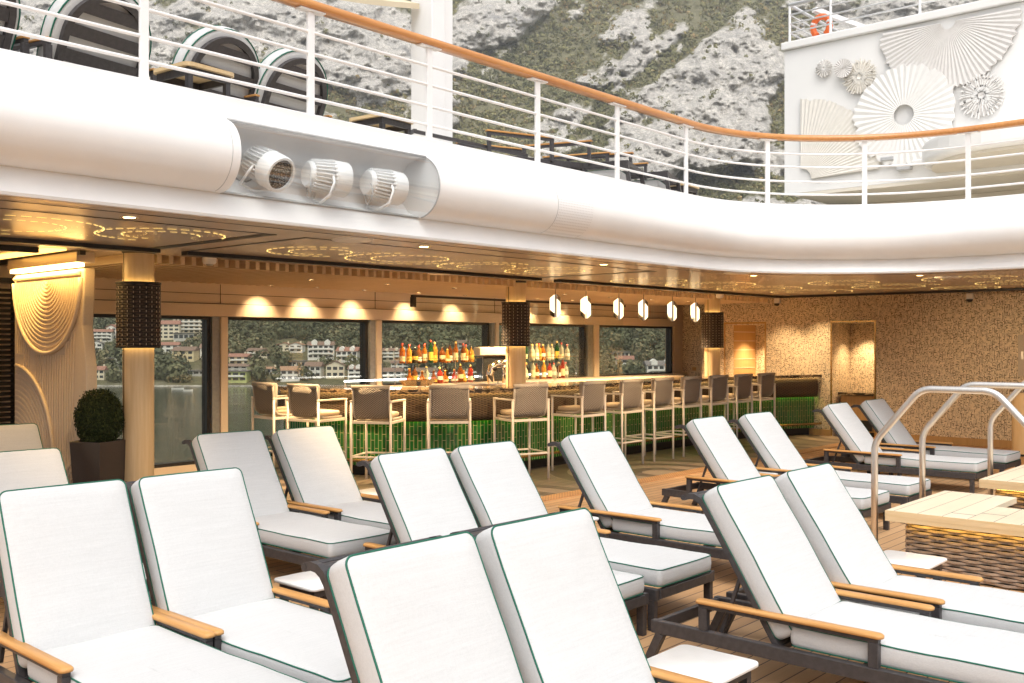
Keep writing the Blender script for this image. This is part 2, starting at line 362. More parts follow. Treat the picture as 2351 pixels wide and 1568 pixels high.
def cushion(w,l,t,r,seed,crown=.012):
    rnd=random.Random(seed); ph=[rnd.uniform(0,6) for _ in range(6)]
    base=rrect(w,l,r); N=len(base)
    def wob(p,a): return 1.5*a*(math.sin(p[0]*9+ph[0])+math.sin(p[1]*7+ph[1])+.6*math.sin(p[1]*17+ph[2]))/2
    def ring(ins,z,amp=.0):
        # same point count: scale the outline inward
        fx=(w-2*ins)/w; fy=(l-2*ins)/l
        return [(p[0]*fx,p[1]*fy,z+wob(p,amp)) for p in base]
    rings=[ring(.03,-t,0),ring(.006,-t+.004,.001),ring(-.001,-t+.02,.001),ring(-.003,-t*.5,.002),ring(-.001,-.014,.003),ring(.0015,-.003,.003),ring(.014,.003,.003),ring(.06,.004+crown*.6,.003),ring(.14,.004+crown,.003),ring(w*.42,.004+crown*1.15,.002)]
    b=MB().loft(rings)
    top=[(p[0]*(w-.004)/w,p[1]*(l-.004)/l,-.003+wob(p,.003)) for p in base]
    bot=[(p[0]*(w-.006)/w,p[1]*(l-.006)/l,-t+.006+wob(p,.001)) for p in base]
    pb=MB().tube(top,.0037,6,True).tube(bot,.0033,6,True)
    return b,pb

# ------------------------------------------------------------------ setting: decks, water, hill
def plane_obj(name,x0,y0,x1,y1,z,m,label=None,cat=None):
    o=MB().add([(x0,y0,z),(x1,y0,z),(x1,y1,z),(x0,y1,z)],[(0,1,2,3)]).build(name,m); tag(o,label,cat,None,'structure'); return o
plane_obj('deck_floor',-8,-9,19,10.72,0,M['deck'],'caulked teak planks of the pool deck under the loungers','deck')
plane_obj('bar_floor',3.0,6.62,17.6,10.70,.004,M['ringfloor'],'grey brown floor with ring pattern round the bar','floor')
MB().box(2.0,6.40,-.01,16.5,6.615,.008).build('drain_strip',M['drain']); tag(bpy.data.objects['drain_strip'],'perforated teak drain strip between planks and ring floor','drain',None,'structure')

def vnoise(x,y,seed):
    xi=np.floor(x).astype(np.int64); yi=np.floor(y).astype(np.int64); fx=x-xi; fy=y-yi
    def h(a,b):
        n=(a*374761393+b*668265263+seed*2147483647)&0xffffffff
        n=((n^(n>>13))*1274126177)&0xffffffff; return ((n^(n>>16))&0xffff)/65535.
    u=fx*fx*(3-2*fx); v=fy*fy*(3-2*fy)
    return (h(xi,yi)*(1-u)+h(xi+1,yi)*u)*(1-v)+(h(xi,yi+1)*(1-u)+h(xi+1,yi+1)*u)*v
def fbm(x,y,seed,o=5,g=.5,l=2.03):
    s=0.;a=1.;t=0.
    for i in range(o):
        s=s+a*vnoise(x,y,seed+i*13); t+=a; a*=g; x=x*l+3.7; y=y*l+1.9
    return s/t
def ss(a,b,x): t=np.clip((x-a)/(b-a),0,1); return t*t*(3-2*t)
def hill_fields(k,e):
    u=k*1300.; v=e*1300.
    c,s_=math.cos(R(42)),math.sin(R(42)); p=u*c+v*s_; q=-u*s_+v*c
    wq=q+60*(fbm(u/170,v/170,5,3)-.5)*2
    band=fbm(p/330.,wq/85.,21,4,.55)
    fine=fbm(u/38.,v/30.,41,5,.6)
    rock=.50+2.3*(band-.5)+1.0*(fine-.5)+.7*(fbm(u/13.,v/11.,301,3)-.5)
    def ell(px,py,a,b,ang):
        du=(px-CX)/F*1300.; dv=(HY-py)/F*1300.; ca,sa=math.cos(R(ang)),math.sin(R(ang)); U=u-du;V=v-dv
        return np.sqrt(((U*ca+V*sa)/(a*1300/F))**2+((-U*sa+V*ca)/(b*1300/F))**2)
    jit=.55*(fbm(u/70,v/70,77,5,.6)-.5)
    bulge=np.zeros_like(u)
    for px,py,a,b,an,st,h in ((1590,235,235,165,38,1.2,60),(820,105,190,105,-8,.9,35),(1120,55,140,60,20,.5,20),(1400,120,120,60,45,.55,28),(1300,300,90,60,35,.5,22),(1000,270,80,45,50,.4,16),(150,120,260,150,10,.6,25),(1480,390,130,60,30,.5,20),(2050,60,220,60,20,.5,20),(1760,330,70,70,40,.4,18)):
        d=ell(px,py,a,b,an)+jit; w=1-ss(.75,1.08,d); rock=rock+st*w; bulge=bulge+h*np.sqrt(np.clip(1-(d/1.08)**2,0,1))
    # green ledges that run up between the outcrops
    for px,py,a,b,an,st in ((1530,140,340,26,40,1.5),(1250,430,380,34,34,1.0),(1700,420,170,40,-6,1.0),(1230,190,230,34,35,.8),(1040,330,240,30,-4,.7),(1820,300,60,150,8,.9)):
        d=ell(px,py,a,b,an)+jit; rock=rock-.75*st*(1-ss(.4,1.25,d))
    return u,v,np.clip(rock,0,1),bulge,fine,band
def f_base(e):
    return np.where(e<.028,100/(.16-np.minimum(e,.028)),100/(.16-.028)+(e-.028)/.37*1150.)
def terrain(k,e):
    u,v,rock,bulge,fine,band=hill_fields(k,e)
    m=ss(.03,.07,e)
    rid=1-np.abs(2*fbm(u/55,v/42,91,5,.55)-1)
    rid2=1-np.abs(2*fbm(u/19,v/24,131,4,.6)-1)
    rid3=1-np.abs(2*fbm(u/7.5,v/9.5,211,3,.6)-1)
    rid0=1-np.abs(2*fbm(u/130,v/95,57,4,.5)-1)
    D=m*(90*(band-.5)+1.5*bulge+(.35+.65*rock)*95*(rid0-.6)+rock*(75*(rid-.55)+26*(fine-.5)+20*(rid2-.6)+5*(rid3-.6))+16*(fbm(u/9,v/9,63,3,.6)-.5))
    f=f_base(e)-D
    rock=rock*m*np.ones_like(u)+(1-m)*.0
    return f,rock
def world(k,e,f):
    return f*(CS+k*SN),f*(SN-k*CS),HC+e*f
NK,NE=980,560
kk=np.linspace(-.66,.66,NK); ee=np.concatenate([np.linspace(-.0452,.03,70),np.linspace(.0306,.40,NE-70)])
K,Eg=np.meshgrid(kk,ee); Ff,Rk=terrain(K,Eg)
Rk=np.where(Eg<-.0425,.9,Rk)
X,Y,Zz=world(K,Eg,Ff)
# a skirt below the waterline
co=np.stack([X,Y,Zz],-1).reshape(-1,3)
idx=np.arange(NK*NE).reshape(NE,NK)
q=np.stack([idx[:-1,:-1],idx[:-1,1:],idx[1:,1:],idx[1:,:-1]],-1).reshape(-1,4)
me=bpy.data.meshes.new('hill'); me.vertices.add(len(co)); me.vertices.foreach_set('co',co.astype(np.float32).ravel())
me.loops.add(q.size); me.loops.foreach_set('vertex_index',q.astype(np.int32).ravel()); me.polygons.add(len(q)); me.polygons.foreach_set('loop_start',np.arange(0,q.size,4,dtype=np.int32)); me.polygons.foreach_set('loop_total',np.full(len(q),4,dtype=np.int32))
at=me.attributes.new('rock','FLOAT','POINT'); at.data.foreach_set('value',Rk.astype(np.float32).ravel())
me.materials.append(M['rock']); me.update(calc_edges=True); me.validate(); me.shade_smooth()
hill=bpy.data.objects.new('hillside',me); COL.objects.link(hill); tag(hill,'steep limestone mountainside with scrub rising behind the ship','hill',None,'structure')
plane_obj('bay_water',-900,11.5,1500,1100,-19.9,M['water'],'dark calm bay water seen through the windows','water')

def leaf_mass(name,cent,size,tint,m,per,leaf,label,shape=(1,1,.8),seed=3,jit=.35,r0=.6):
    # every crown is a cloud of small leaf-clump faces spread through an ellipsoid
    rng=np.random.default_rng(seed); n=len(cent); N=n*per
    c=np.repeat(cent,per,0); s_=np.repeat(size,per); d=rng.normal(size=(N,3)); d/=np.linalg.norm(d,axis=1)[:,None]
    rad=rng.uniform(r0,1.0,N)**.5*(1+.14*rng.normal(size=N)); p=c+d*rad[:,None]*s_[:,None]*np.array(shape)
    dj=d+jit*rng.normal(size=(N,3)); dj/=np.linalg.norm(dj,axis=1)[:,None]
    a=np.cross(rng.normal(size=(N,3)),dj); a/=np.linalg.norm(a,axis=1)[:,None]; b=np.cross(dj,a)
    L=(leaf*s_*rng.uniform(.6,1.4,N))[:,None]
    v=np.stack([p-a*L,p+b*L*.8,p+a*L,p-b*L*.8],1).reshape(-1,3)
    me=bpy.data.meshes.new(name); me.vertices.add(len(v)); me.vertices.foreach_set('co',v.astype(np.float32).ravel())
    me.loops.add(4*N); me.loops.foreach_set('vertex_index',np.arange(4*N,dtype=np.int32)); me.polygons.add(N); me.polygons.foreach_set('loop_start',np.arange(0,4*N,4,dtype=np.int32)); me.polygons.foreach_set('loop_total',np.full(N,4,dtype=np.int32))
    tv=np.clip(np.repeat(tint,per)+.07*rng.normal(size=N),0,1); at=me.attributes.new('tint','FLOAT','POINT'); at.data.foreach_set('value',np.repeat(tv,4).astype(np.float32))
    me.materials.append(m); me.update(calc_edges=True)
    o=bpy.data.objects.new(name,me); COL.objects.link(o); return o
rng=np.random.default_rng(11)
n=170000; k_=rng.uniform(-.62,.62,n); e_=rng.uniform(.03,.39,n); f_,r_=terrain(k_,e_)
clump=fbm(k_*1300/22,e_*1300/22,171,3)
keep=(rng.uniform(size=n)<np.where(r_<.45,.42,np.where(r_<.8,.09,.016)))&(clump>np.where(r_<.45,.27,.5))
k_,e_,f_=k_[keep],e_[keep],f_[keep]; n=len(k_); x,y,z=world(k_,e_,f_)
sz=(1.7+2.6*rng.uniform(size=n)**1.3)*(f_/1300)**.5; tn=np.clip(fbm(k_*1300/90,e_*1300/90,7,3)*1.1-.1+.25*rng.normal(size=n),0,1)
tag(leaf_mass('hillside_scrub',np.stack([x,y,z+sz*.4],-1),sz,tn,M['scrub'],22,.42,'',(1,1,.95),3,.22,.8),'low green and rusty scrub covering the gullies of the mountainside','scrub',None,'stuff')
n=5200; k_=rng.uniform(-.55,.55,n); e_=rng.uniform(-.040,.05,n); f_,r_=terrain(k_,e_); x,y,z=world(k_,e_,f_)
# houses come next; keep the trees off their fronts
HOUSES=[]
def hz1(a,b,c,d): return ((250+a/5.6)/1.276,(250+b/5.6)/1.276,(900+c/5.6)/1.276,(900+d/5.6)/1.276)
def hz2(a,b,c,d): return ((650+a/4.702)/1.276,(650+b/4.702)/1.276,(880+c/4.702)/1.276,(880+d/4.702)/1.276)
def hz3(a,b,c,d): return ((1000+a/4.702)/1.276,(1000+b/4.702)/1.276,(980+c/4.702)/1.276,(980+d/4.702)/1.276)
def hz5(a,b,c,d): return ((1700+a/5.8775)/1.276,(1700+b/5.8775)/1.276,(920+c/5.8775)/1.276,(920+d/5.8775)/1.276)
HOUSES=[ # rect, wall, roof, floors, columns, style, yaw, label
 (hz1(140,440,360,560),'white','red',3,4,'side',12,'white apartment house with blue balconies, low on the bank beside the sand screen'),
 (hz1(370,545,290,520),'white','red',3,2,'front',-10,'tall white gabled house standing just behind the balconied apartment house'),
 (hz1(110,290,550,720),'white','slate',2,2,'front',8,'white gable fronted cottage with grey roof beside the sand screen edge'),
 (hz1(165,340,965,1180),'cream','red',2,2,'side',-6,'cream two storey house with red roof just above the shore and planter'),
 (hz1(1215,1550,215,520),'cream','red',4,4,'side',10,'long cream hotel block with red roof, directly beside the dark column wrap'),
 (hz1(1510,2060,130,430),'cream','red',4,6,'side',-8,'broad cream terraced hotel, highest building in the first window'),
 (hz1(1480,1800,420,540),'grey','slate',1,4,'flat',4,'low grey glazed pavilion under the broad cream hotel'),
 (hz1(1220,1540,570,740),'white','red',2,3,'side',9,'white house with wide red roof below the long cream hotel'),
 (hz1(1470,1830,645,870),'yellow','brown',2,3,'side',-4,'pale yellow house with three blue windows and roof dormer above trees'),
 (hz1(1900,2120,600,840),'white','brown',2,2,'side',6,'white house with two stacked brown roofs at the grey window frame'),
 (hz1(1700,2000,1030,1110),'grey','slate',1,3,'flat',0,'long low grey boathouse near the shore in the first window'),
 (hz2(110,390,730,880),'yellow','red',2,3,'side',8,'yellow house with white balconies and red roof in the second window'),
 (hz2(370,600,655,780),'cream','brown',2,2,'side',-9,'cream house with brown hipped roof peeking over the yellow balconied house'),
 (hz2(480,690,715,785),'cream','orange',1,3,'flat',3,'low orange tinted garage building beside the cream hipped house'),
 (hz2(770,960,585,690),'cream','red',2,2,'front',6,'red roofed villa, one of two joined, with the single arched gable'),
 (hz2(940,1130,580,710),'white','orange',2,2,'front',-6,'orange roofed villa on stilts joined to the arched gable villa'),
 (hz2(1195,1545,565,800),'white','brown',3,5,'dormer',7,'large white block with two dormers and brown roof, tallest in second window'),
 (hz2(1600,1890,640,840),'white','red',2,4,'dormer',-5,'white villa with open columned terrace and red roof'),
 (hz2(925,1160,825,925),'grey','slate',1,4,'flat',2,'grey flat roofed house with a row of tall windows'),
 (hz2(815,1070,905,1100),'white','orange',2,3,'side',10,'white cottage with orange roof behind a palm, near the shore'),
 (hz2(1160,1385,845,1060),'white','brown',2,3,'side',-7,'white house with brown roof and two shuttered windows by the shore'),
 (hz2(1445,1690,835,1060),'cream','brown',2,3,'front',5,'cream split level house with small chimneyed roof'),
 (hz2(1755,2030,895,1120),'white','brown',3,3,'dormer',-3,'white house with three arched dormers beside the second window post'),
 (hz2(70,370,870,985),'grey','brown',2,3,'side',4,'grey house with brown roof above the lime green house'),
 (hz2(70,370,965,1115),'lime','slate',2,3,'flat',-2,'lime green flat roofed house with deep dark balconies'),
 (hz2(610,770,912,1005),'grey','orange',1,2,'side',0,'small brick shed with bright orange roof'),
 (hz3(550,730,185,360),'cream','brown',3,2,'dormer',6,'cream house with one dormer in the third window beside the twin dormer one'),
 (hz3(715,915,190,350),'cream','brown',3,2,'dormer',-6,'cream house with twin dormers touching the end of the bottle shelf'),
 (hz3(690,930,355,480),'white','brown',2,3,'side',3,'white house with brown roof just under the bottle shelf end'),
 (hz3(570,850,455,630),'white','brown',2,3,'side',-5,'long white house with brown roof, low behind the bar tray'),
 (hz3(1010,1400,455,630),'white','brown',2,4,'side',4,'wide white house with brown roof seen under the whisky shelf'),
 (hz3(1560,1790,500,640),'white','slate',1,3,'hip',0,'small white pavilion with pyramid roof beside the coffee machine'),
 (hz3(1600,1770,75,210),'grey','brown',2,2,'side',5,'small grey house on the wooded slope above the whisky bottles'),
 (hz5(540,880,640,745),'grey','slate',1,5,'flat',6,'grey house with a continuous glazed balcony in the last window'),
 (hz5(615,915,715,940),'white','red',2,3,'side',-8,'white house with two bright red roofs in the last window'),
 (hz5(1110,1610,800,1070),'white','slate',2,5,'dormer',5,'large white chalet with dark roof at the last window corner'),
]
hp=[]
for (x0,x1,y0,y1),*_ in HOUSES: hp.append((x0,x1,y0,y1,100/(.16-(HY-y1)/F)))
px=CX+F*k_; py=HY-F*e_; keep=np.ones(n,bool)
for x0,x1,y0,y1,fh in hp:
    keep&=~((px>x0-6)&(px<x1+6)&(py>y0-10)&(py<y1+7)&(f_<fh+25))
    keep&=~((px>x0-2)&(px<x1+2)&(py>y1)&(py<y1+16)&(f_<fh))
k_,e_,f_,x,y,z=[a[keep] for a in (k_,e_,f_,x,y,z)]; n=len(k_)
sz=rng.uniform(2.2,5.2,n); tn=np.clip(rng.normal(.35,.3,n),0,1)
tag(leaf_mass('wooded_bank',np.stack([x,y,z+sz*.8],-1),sz,tn,M['woods'],70,.22,'',(1,1,1.05)),'dark autumn woodland filling the bank between the houses','woodland',None,'stuff')
def house(rect,wall,roof,fl,nc,style,yaw,label):
    x0,x1,y0,y1=rect; f=100/(.16-(HY-y1)/F); W=(x1-x0)*f/F; Ht=(y1-y0)*f/F; wx,wy=at_depth((x0+x1)/2,f); z=HC-(y1-HY)/F*f
    yawt=TH+PI/2*0+R(yaw)-PI/2; h=thing('house',label,'house',(wx,wy,z),yawt,'houses on the far bank')
    D=W*.7; hw,hd=W/2,D/2
    if style=='flat':
        MB().box(-hw,-hd,-4,hw,hd,Ht*.92).build('wall',WALLS[wall],h); MB().box(-hw-.4,-hd-.9,Ht*.922,hw+.4,hd+.4,Ht).build('roof',ROOFS[roof],h); eave=Ht*.9
    else:
        eave=Ht*(.80 if fl>2 else .73)
        if style=='front':   # gable towards the water
            MB().add([(-hw,-hd,-4),(hw,-hd,-4),(hw,hd,-4),(-hw,hd,-4),(-hw,-hd,eave),(hw,-hd,eave),(hw,hd,eave),(-hw,hd,eave),(0,-hd,Ht*.97),(0,hd,Ht*.97)],[(0,1,5,8,4),(2,3,7,9,6),(1,2,6,5),(3,0,4,7)]).build('wall',WALLS[wall],h)
            o=.5; t=.35; s_=(Ht*.97-eave)/hw; ez=eave-o*s_
            MB().add([(-hw-o,-hd-o,ez+.05),(0,-hd-o,Ht),(hw+o,-hd-o,ez+.05),(-hw-o,hd+o,ez+.05),(0,hd+o,Ht),(hw+o,hd+o,ez+.05),(-hw-o,-hd-o,ez+.05+t),(0,-hd-o,Ht+t),(hw+o,-hd-o,ez+.05+t),(-hw-o,hd+o,ez+.05+t),(0,hd+o,Ht+t),(hw+o,hd+o,ez+.05+t)],
              [(0,1,4,3),(1,2,5,4),(6,9,10,7),(7,10,11,8),(0,6,7,1),(1,7,8,2),(3,4,10,9),(4,5,11,10),(0,3,9,6),(2,8,11,5)]).build('roof',ROOFS[roof],h)
        else:
            MB().add([(-hw,-hd,-4),(hw,-hd,-4),(hw,hd,-4),(-hw,hd,-4),(-hw,-hd,eave),(hw,-hd,eave),(hw,hd,eave),(-hw,hd,eave)]+([(-hw,0,Ht*.97),(hw,0,Ht*.97)] if style!='hip' else [(-.1,0,eave),(.1,0,eave)]),
              [(0,1,5,4),(2,3,7,6),(1,2,6,9,5),(3,0,4,8,7)]).build('wall',WALLS[wall],h)
            o=.55; t=.35; ins=hw*.55 if style=='hip' else -.4
            A=[(-hw-o,-hd-o,eave-.2),(hw+o,-hd-o,eave-.2),(hw+o,hd+o,eave-.2),(-hw-o,hd+o,eave-.2),(-hw+ins,0,Ht),(hw-ins,0,Ht)]
            MB().add(A,[(0,1,5,4),(1,2,5),(2,3,4,5),(3,0,4),(0,3,2,1)]).build('roof',ROOFS[roof],h)
            if style=='dormer':
                nd=3 if 'three' in label else (1 if 'one dormer' in label else 2)
                for i in range(nd):
                    cx=-hw+W*(i+.5)/nd+(.0 if nd>1 else -.5); dw=min(W*.11,1.6); dz=eave+(Ht-eave)*.10
                    MB().add([(cx-dw,-hd-.15,eave-.3),(cx+dw,-hd-.15,eave-.3),(cx+dw,-hd-.15,eave+dw*1.2),(cx,-hd-.15,eave+dw*2.0),(cx-dw,-hd-.15,eave+dw*1.2),(cx-dw,0,eave-.3),(cx+dw,0,eave-.3),(cx+dw,0,eave+dw*1.2),(cx,0,eave+dw*2.),(cx-dw,0,eave+dw*1.2)],[(0,1,2,3,4),(1,6,7,2),(2,7,8,3),(3,8,9,4),(4,9,5,0)]).build('dormer',WALLS[wall],h)
        MB().box(hw*.4,.3,eave,hw*.4+.8,1.1,Ht+.9).build('chimney',WALLS['cream'],h)
    fh=eave/fl; ww=min(1.1,W/nc*.34)
    for j in range(fl):
        for i in range(nc):
            cx=-hw+W*(i+.5)/nc; z0=j*fh+fh*.28; z1=j*fh+fh*.80
            if style=='flat': w=W/nc*.36
            else: w=ww
            MB().box(cx-w,-hd-.05,z0,cx+w,-hd+.05,z1).build('window',M['pane'],h)
    if 'balcon' in label or 'terrace' in label or 'stilts' in label or style=='dormer':
        for j in range(1,fl): MB().box(-hw*.8,-hd-1.3,j*fh-.12,hw*.8,-hd-.06,j*fh+.05).box(-hw*.8,-hd-1.36,j*fh+.05,hw*.8,-hd-1.28,j*fh+.85).build('balcony',WALLS['white'],h)
for a in HOUSES: house(*a)
def boat(px,py,L,label):
    f=(HC+19.9)*F/(py-HY); wx,wy=at_depth(px,f); b=thing('rowing_boat',label,'boat',(wx,wy,-19.9),TH-PI/2+.4,'boats on the bay')
    rings=[]
    for t in (-1,-.7,-.2,.4,.8,1.0):
        w=.8*max(.12,(1-max(0,t)**2.2)); rings.append([(t*L/2,-w,.6+.2*t*t),(t*L/2,-w*.7,-.1),(t*L/2,w*.7,-.1),(t*L/2,w,.6+.2*t*t),(t*L/2,w*.8,.45),(t*L/2,-w*.8,.45)])
    MB().loft(rings).build('hull',WALLS['white'],b)
    MB().box(-.4,-.6,.46,-.1,.6,.55).box(.6,-.5,.46,.9,.5,.55).build('bench',ROOFS['brown'],b)
boat(408,894,5.5,'small pale rowing boat moored beside the first window post'); boat(432,898,4.,'smaller boat with brown benches beside the pale rowing boat')

# ------------------------------------------------------------------ window wall
YW=10.70
ww=thing('window_wall','beige port side wall with a row of large tinted windows behind the bar','wall',(0,0,0))
wins=[(5.0,6.58,.17),(6.82,9.05,.17),(9.30,11.54,1.0),(11.75,14.05,1.0),(14.42,16.88,1.0)]
top=1.90
b=MB().box(3.0,YW,2.07,17.3,YW+.2,2.6); b.box(3.0,YW,0,4.98,YW+.2,2.07)
for i,(a,c,s_) in enumerate(wins):
    b.box(a-.03,YW,0,c+.03,YW+.2,s_-.02)
b.box(16.92,YW,0,17.3,YW+.2,2.07)
b.build('wall_panel',M['beige'],ww)
b=MB().box(4.98,YW-.035,1.92,16.95,YW+.19,2.07); b.build('window_header',M['beige'],ww,bevel=.006)
b=MB()
for zz in (2.072,2.19): b.box(4.98,YW-.004,zz,16.95,YW,zz+.006)
for xx in (6.72,9.18,11.66,14.2): b.box(xx,YW-.004,2.08,xx+.006,YW,2.31)
b.build('panel_joint',M['core'],ww)
MB().box(9.2,YW-.10,.955,17.25,YW-.001,.995).build('window_sill',M['beige'],ww,bevel=.006)
for i,(a,c,s_) in enumerate(wins):
    w=MB().box(a-.02,YW+.02,s_-.02,a+.025,YW+.14,top+.02).box(c-.025,YW+.02,s_-.02,c+.02,YW+.14,top+.02).box(a+.025,YW+.02,s_-.02,c-.025,YW+.14,s_+.02).box(a+.025,YW+.02,top-.018,c-.025,YW+.14,top+.02).build('window',M['black'],ww)
    MB().box(a+.026,YW+.06,s_+.021,c-.026,YW+.072,top-.019).build('pane',M['win'],w)
for (a,c) in ((6.60,6.80),(9.08,9.27),(11.57,11.72),(14.08,14.39)):
    MB().box(a,YW-.02,0 if a<9 else .99,(a+c)/2,YW+.16,1.915).build('mullion_face',M['greyseal'],ww)
    MB().box((a+c)/2+.002,YW-.05,0 if a<9 else .995,c,YW+.16,1.917).build('mullion',M['beige'],ww,bevel=.006)

# ------------------------------------------------------------------ ceiling
ce=thing('ceiling','bronze soffit over the bar with dark reveals and oak slats','ceiling'); tag(ce,kind='structure')
CX0,CY0,RR=9.35,3.4,2.16
def edge_path(off=0.,x0=-2.0,y1=-6.0,n=20):
    r=RR+off; pts=[(x0,CY0+r)]
    xs=np.linspace(x0,CX0,16)
    pts=[(x,CY0+r) for x in xs]
    pts+=[(CX0+r*math.sin(R(90*i/n)),CY0+r*math.cos(R(90*i/n))) for i in range(1,n+1)]
    pts+=[(CX0+r,y) for y in np.linspace(CY0,y1,10)[1:]]
    return pts
ZS=2.39
ep=edge_path(.03)
poly=ep+[(17.6,-6),(17.6,8.30),(-2,8.30)]
MB().prism(poly,ZS,ZS+.1).build('soffit',M['soffit'],ce)
MB().add([(-2,8.28,2.52),(17.6,8.28,2.52),(17.6,10.72,2.52),(-2,10.72,2.52)],[(0,1,2,3)]).build('slat_backing',speck('dark_slat_backing',(.075,.045,.022),(.10,.06,.03),3,.8),ce)
b=MB(); x=4.35
while x<16.3: b.box(x,8.31,2.315,x+.042,10.69,2.515); x+=.115
b.build('slat',M['oak_y'],ce)
def reveal(x0,y0,x1,y1,w=.05,sides='lrnf'):
    b=MB(); z0=ZS-.004; z1=ZS-.001
    if 'n' in sides: b.box(x0,y0,z0,x1,y0+.012,z1)
    if 'f' in sides: b.box(x0,y1-w,z0-.03,x1,y1,z1)
    if 'l' in sides: b.box(x0,y0+.013,z0,x0+w*.3,y1-w-.001,z1)
    if 'r' in sides: b.box(x1-w,y0+.013,z0,x1,y1-w-.001,z1)
    return b
reveal(-1.5,6.1,4.3,7.85,.10).build('reveal',M['black'],ce); reveal(4.55,6.1,9.3,7.85,.10).build('reveal',M['black'],ce)
b=reveal(9.65,6.1,15.65,7.85,.10,'f'); b.box(15.58,-5,ZS-.034,15.65,7.78,ZS-.001); b.build('reveal',M['black'],ce)
b=MB(); 
for off in (.20,): b.sweep([(x,y,ZS-.002) for x,y in edge_path(off)],[(-.004,-.001),(.004,-.001),(.004,.001),(-.004,.001)])
b.build('edge_joint',M['core'],ce)
# perforated light pattern: dashes on rings
b=MB()
rn=random.Random(5)
def ring_of(cx,cy,r,dash,gap,w,a0=0,a1=360):
    n=int(2*PI*r*(a1-a0)/360/(dash+gap))
    for i in range(n):
        a=R(a0)+(R(a1-a0))*i/n; da=dash/r
        if not inside(cx+r*math.cos(a),cy+r*math.sin(a)): continue
        p=[(cx+rr*math.cos(t),cy+rr*math.sin(t),ZS-.0045) for t,rr in ((a,r-w/2),(a+da,r-w/2),(a+da,r+w/2),(a,r+w/2))]
        b.add(p,[(3,2,1,0)])
def inside(x,y):
    if y<7.70 and y>6.16 and (x<4.18 or 4.66<x<9.15): return True
    if x>9.75 and x<15.5:
        if y>7.72: return False
        dx,dy=x-CX0,y-CY0
        if y>CY0: return math.hypot(dx,dy)>RR+.30 and x>CX0
        return x>CX0+RR+.3
    return False
for cx,cy,r in ((1.6,6.95,.62),(2.75,6.95,.60),(3.75,6.75,.45),(5.35,6.95,.45),(6.35,6.9,.60),(7.5,7.0,.5),(8.5,6.9,.55),(10.7,7.0,.6),(11.9,6.95,.6),(13.2,6.9,.6),(14.5,6.7,.6),(12.7,5.3,.55),(14.0,5.2,.6),(15.0,4.6,.45),(12.9,3.9,.55),(14.2,3.6,.6),(12.8,2.4,.5),(14.0,2.1,.6)):
    a0=rn.uniform(0,90)
    ring_of(cx,cy,r,.06,.03,.011,a0,a0+rn.uniform(200,300)); ring_of(cx,cy,r*.60,.05,.028,.010,rn.uniform(0,90),rn.uniform(330,420))
    ring_of(cx+r*1.0,cy-.1,r*.5,.008,.034,.007)
b.build('light_pattern',M['dot'],ce)
# roof of the bar, under the upper deck
MB().prism(edge_path(.28)+[(26,-6),(26,11.0),(-2,11.0)],2.56,2.60).build('ceiling_slab',M['core'],ce)
# downlights
def spot(name,loc,power,size=1.2,blend=.8,col=(1,.69,.36),rot=(0,0,0),rad=.03):
    l=bpy.data.lights.new(name,'SPOT'); l.energy=power; l.spot_size=size; l.spot_blend=blend; l.color=col; l.shadow_soft_size=rad
    o=bpy.data.objects.new(name,l); COL.objects.link(o); o.location=loc; o.rotation_euler=rot; return o
dl_pos=[(3.09,5.95,'in the soffit rim nearest the glass floodlight case'),(5.63,5.95,'in the soffit rim between the two dark framed panels'),(8.11,5.95,'in the soffit rim beside the first pendant reflection'),(10.62,5.62,'in the soffit rim where the balcony begins to curve'),(11.88,4.15,'in the soffit rim over the stacked mosaic wall'),(5.78,8.10,'in front of the oak slats beside the smoke detector'),(8.36,8.12,'in front of the oak slats just before the dark middle column'),(11.0,8.12,'in front of the oak slats between the pendants'),(13.5,8.05,'in front of the oak slats near the last pendant'),(15.9,8.0,'close to the mosaic wall above the bar end'),(15.95,7.35,'throwing the bright cone on the mosaic wall'),(3.2,8.05,'near the cove light above the sand screen')]
def downlight(x,y,z,lab,power,rot=(0,0,0),cone=1.75):
    t=thing('downlight','warm round downlight '+lab,'downlight',(x,y,z),0,'recessed downlights')
    MB().lathe([(.038,-.003),(.052,-.006),(.056,0)],20).build('trim',M['chrome'],t,True)
    MB().lathe([(.0,-.0035),(.037,-.0035)],20).build('lamp',M['warm'],t)
    spot('downlight_beam',(x,y,z-.02),power,cone,.9,rot=rot)
for x,y,lab in dl_pos:
    if x>15: downlight(x,y,ZS,lab,75)
    elif y<5: downlight(x,y,ZS,lab,220,(0,R(-60),0),1.3)
    elif y<6.5: downlight(x,y,ZS,lab,55 if x<4 else 150,(R(40),0,0),1.45)
    else: downlight(x,y,ZS,lab,8 if x<4 else 150,(R(26),0,0),1.35)
slat_dl=[(7.25,'above the second window beside stool row end'),(7.95,'above the second window, over the twin villas'),(8.75,'above the second window post'),(9.75,'above the third window near the glass screen corner'),(10.7,'above the third window behind the glass screen'),(12.4,'above the fourth window behind the dark column'),(13.3,'above the fourth window near the pendants')]
for x,lab in slat_dl:
    t=thing('downlight','small wall washing downlight among slats '+lab,'downlight',(x,10.42,2.312),0,'wall washing downlights')
    MB().lathe([(.024,-.003),(.034,-.005),(.036,.003)],16).build('trim',M['chrome'],t,True)
    MB().lathe([(.0,-.002),(.023,-.002)],16).build('lamp',M['warm'],t)
    spot('wall_wash',(x,10.42,2.30),38,1.55,1.,rot=(R(28),0,0))
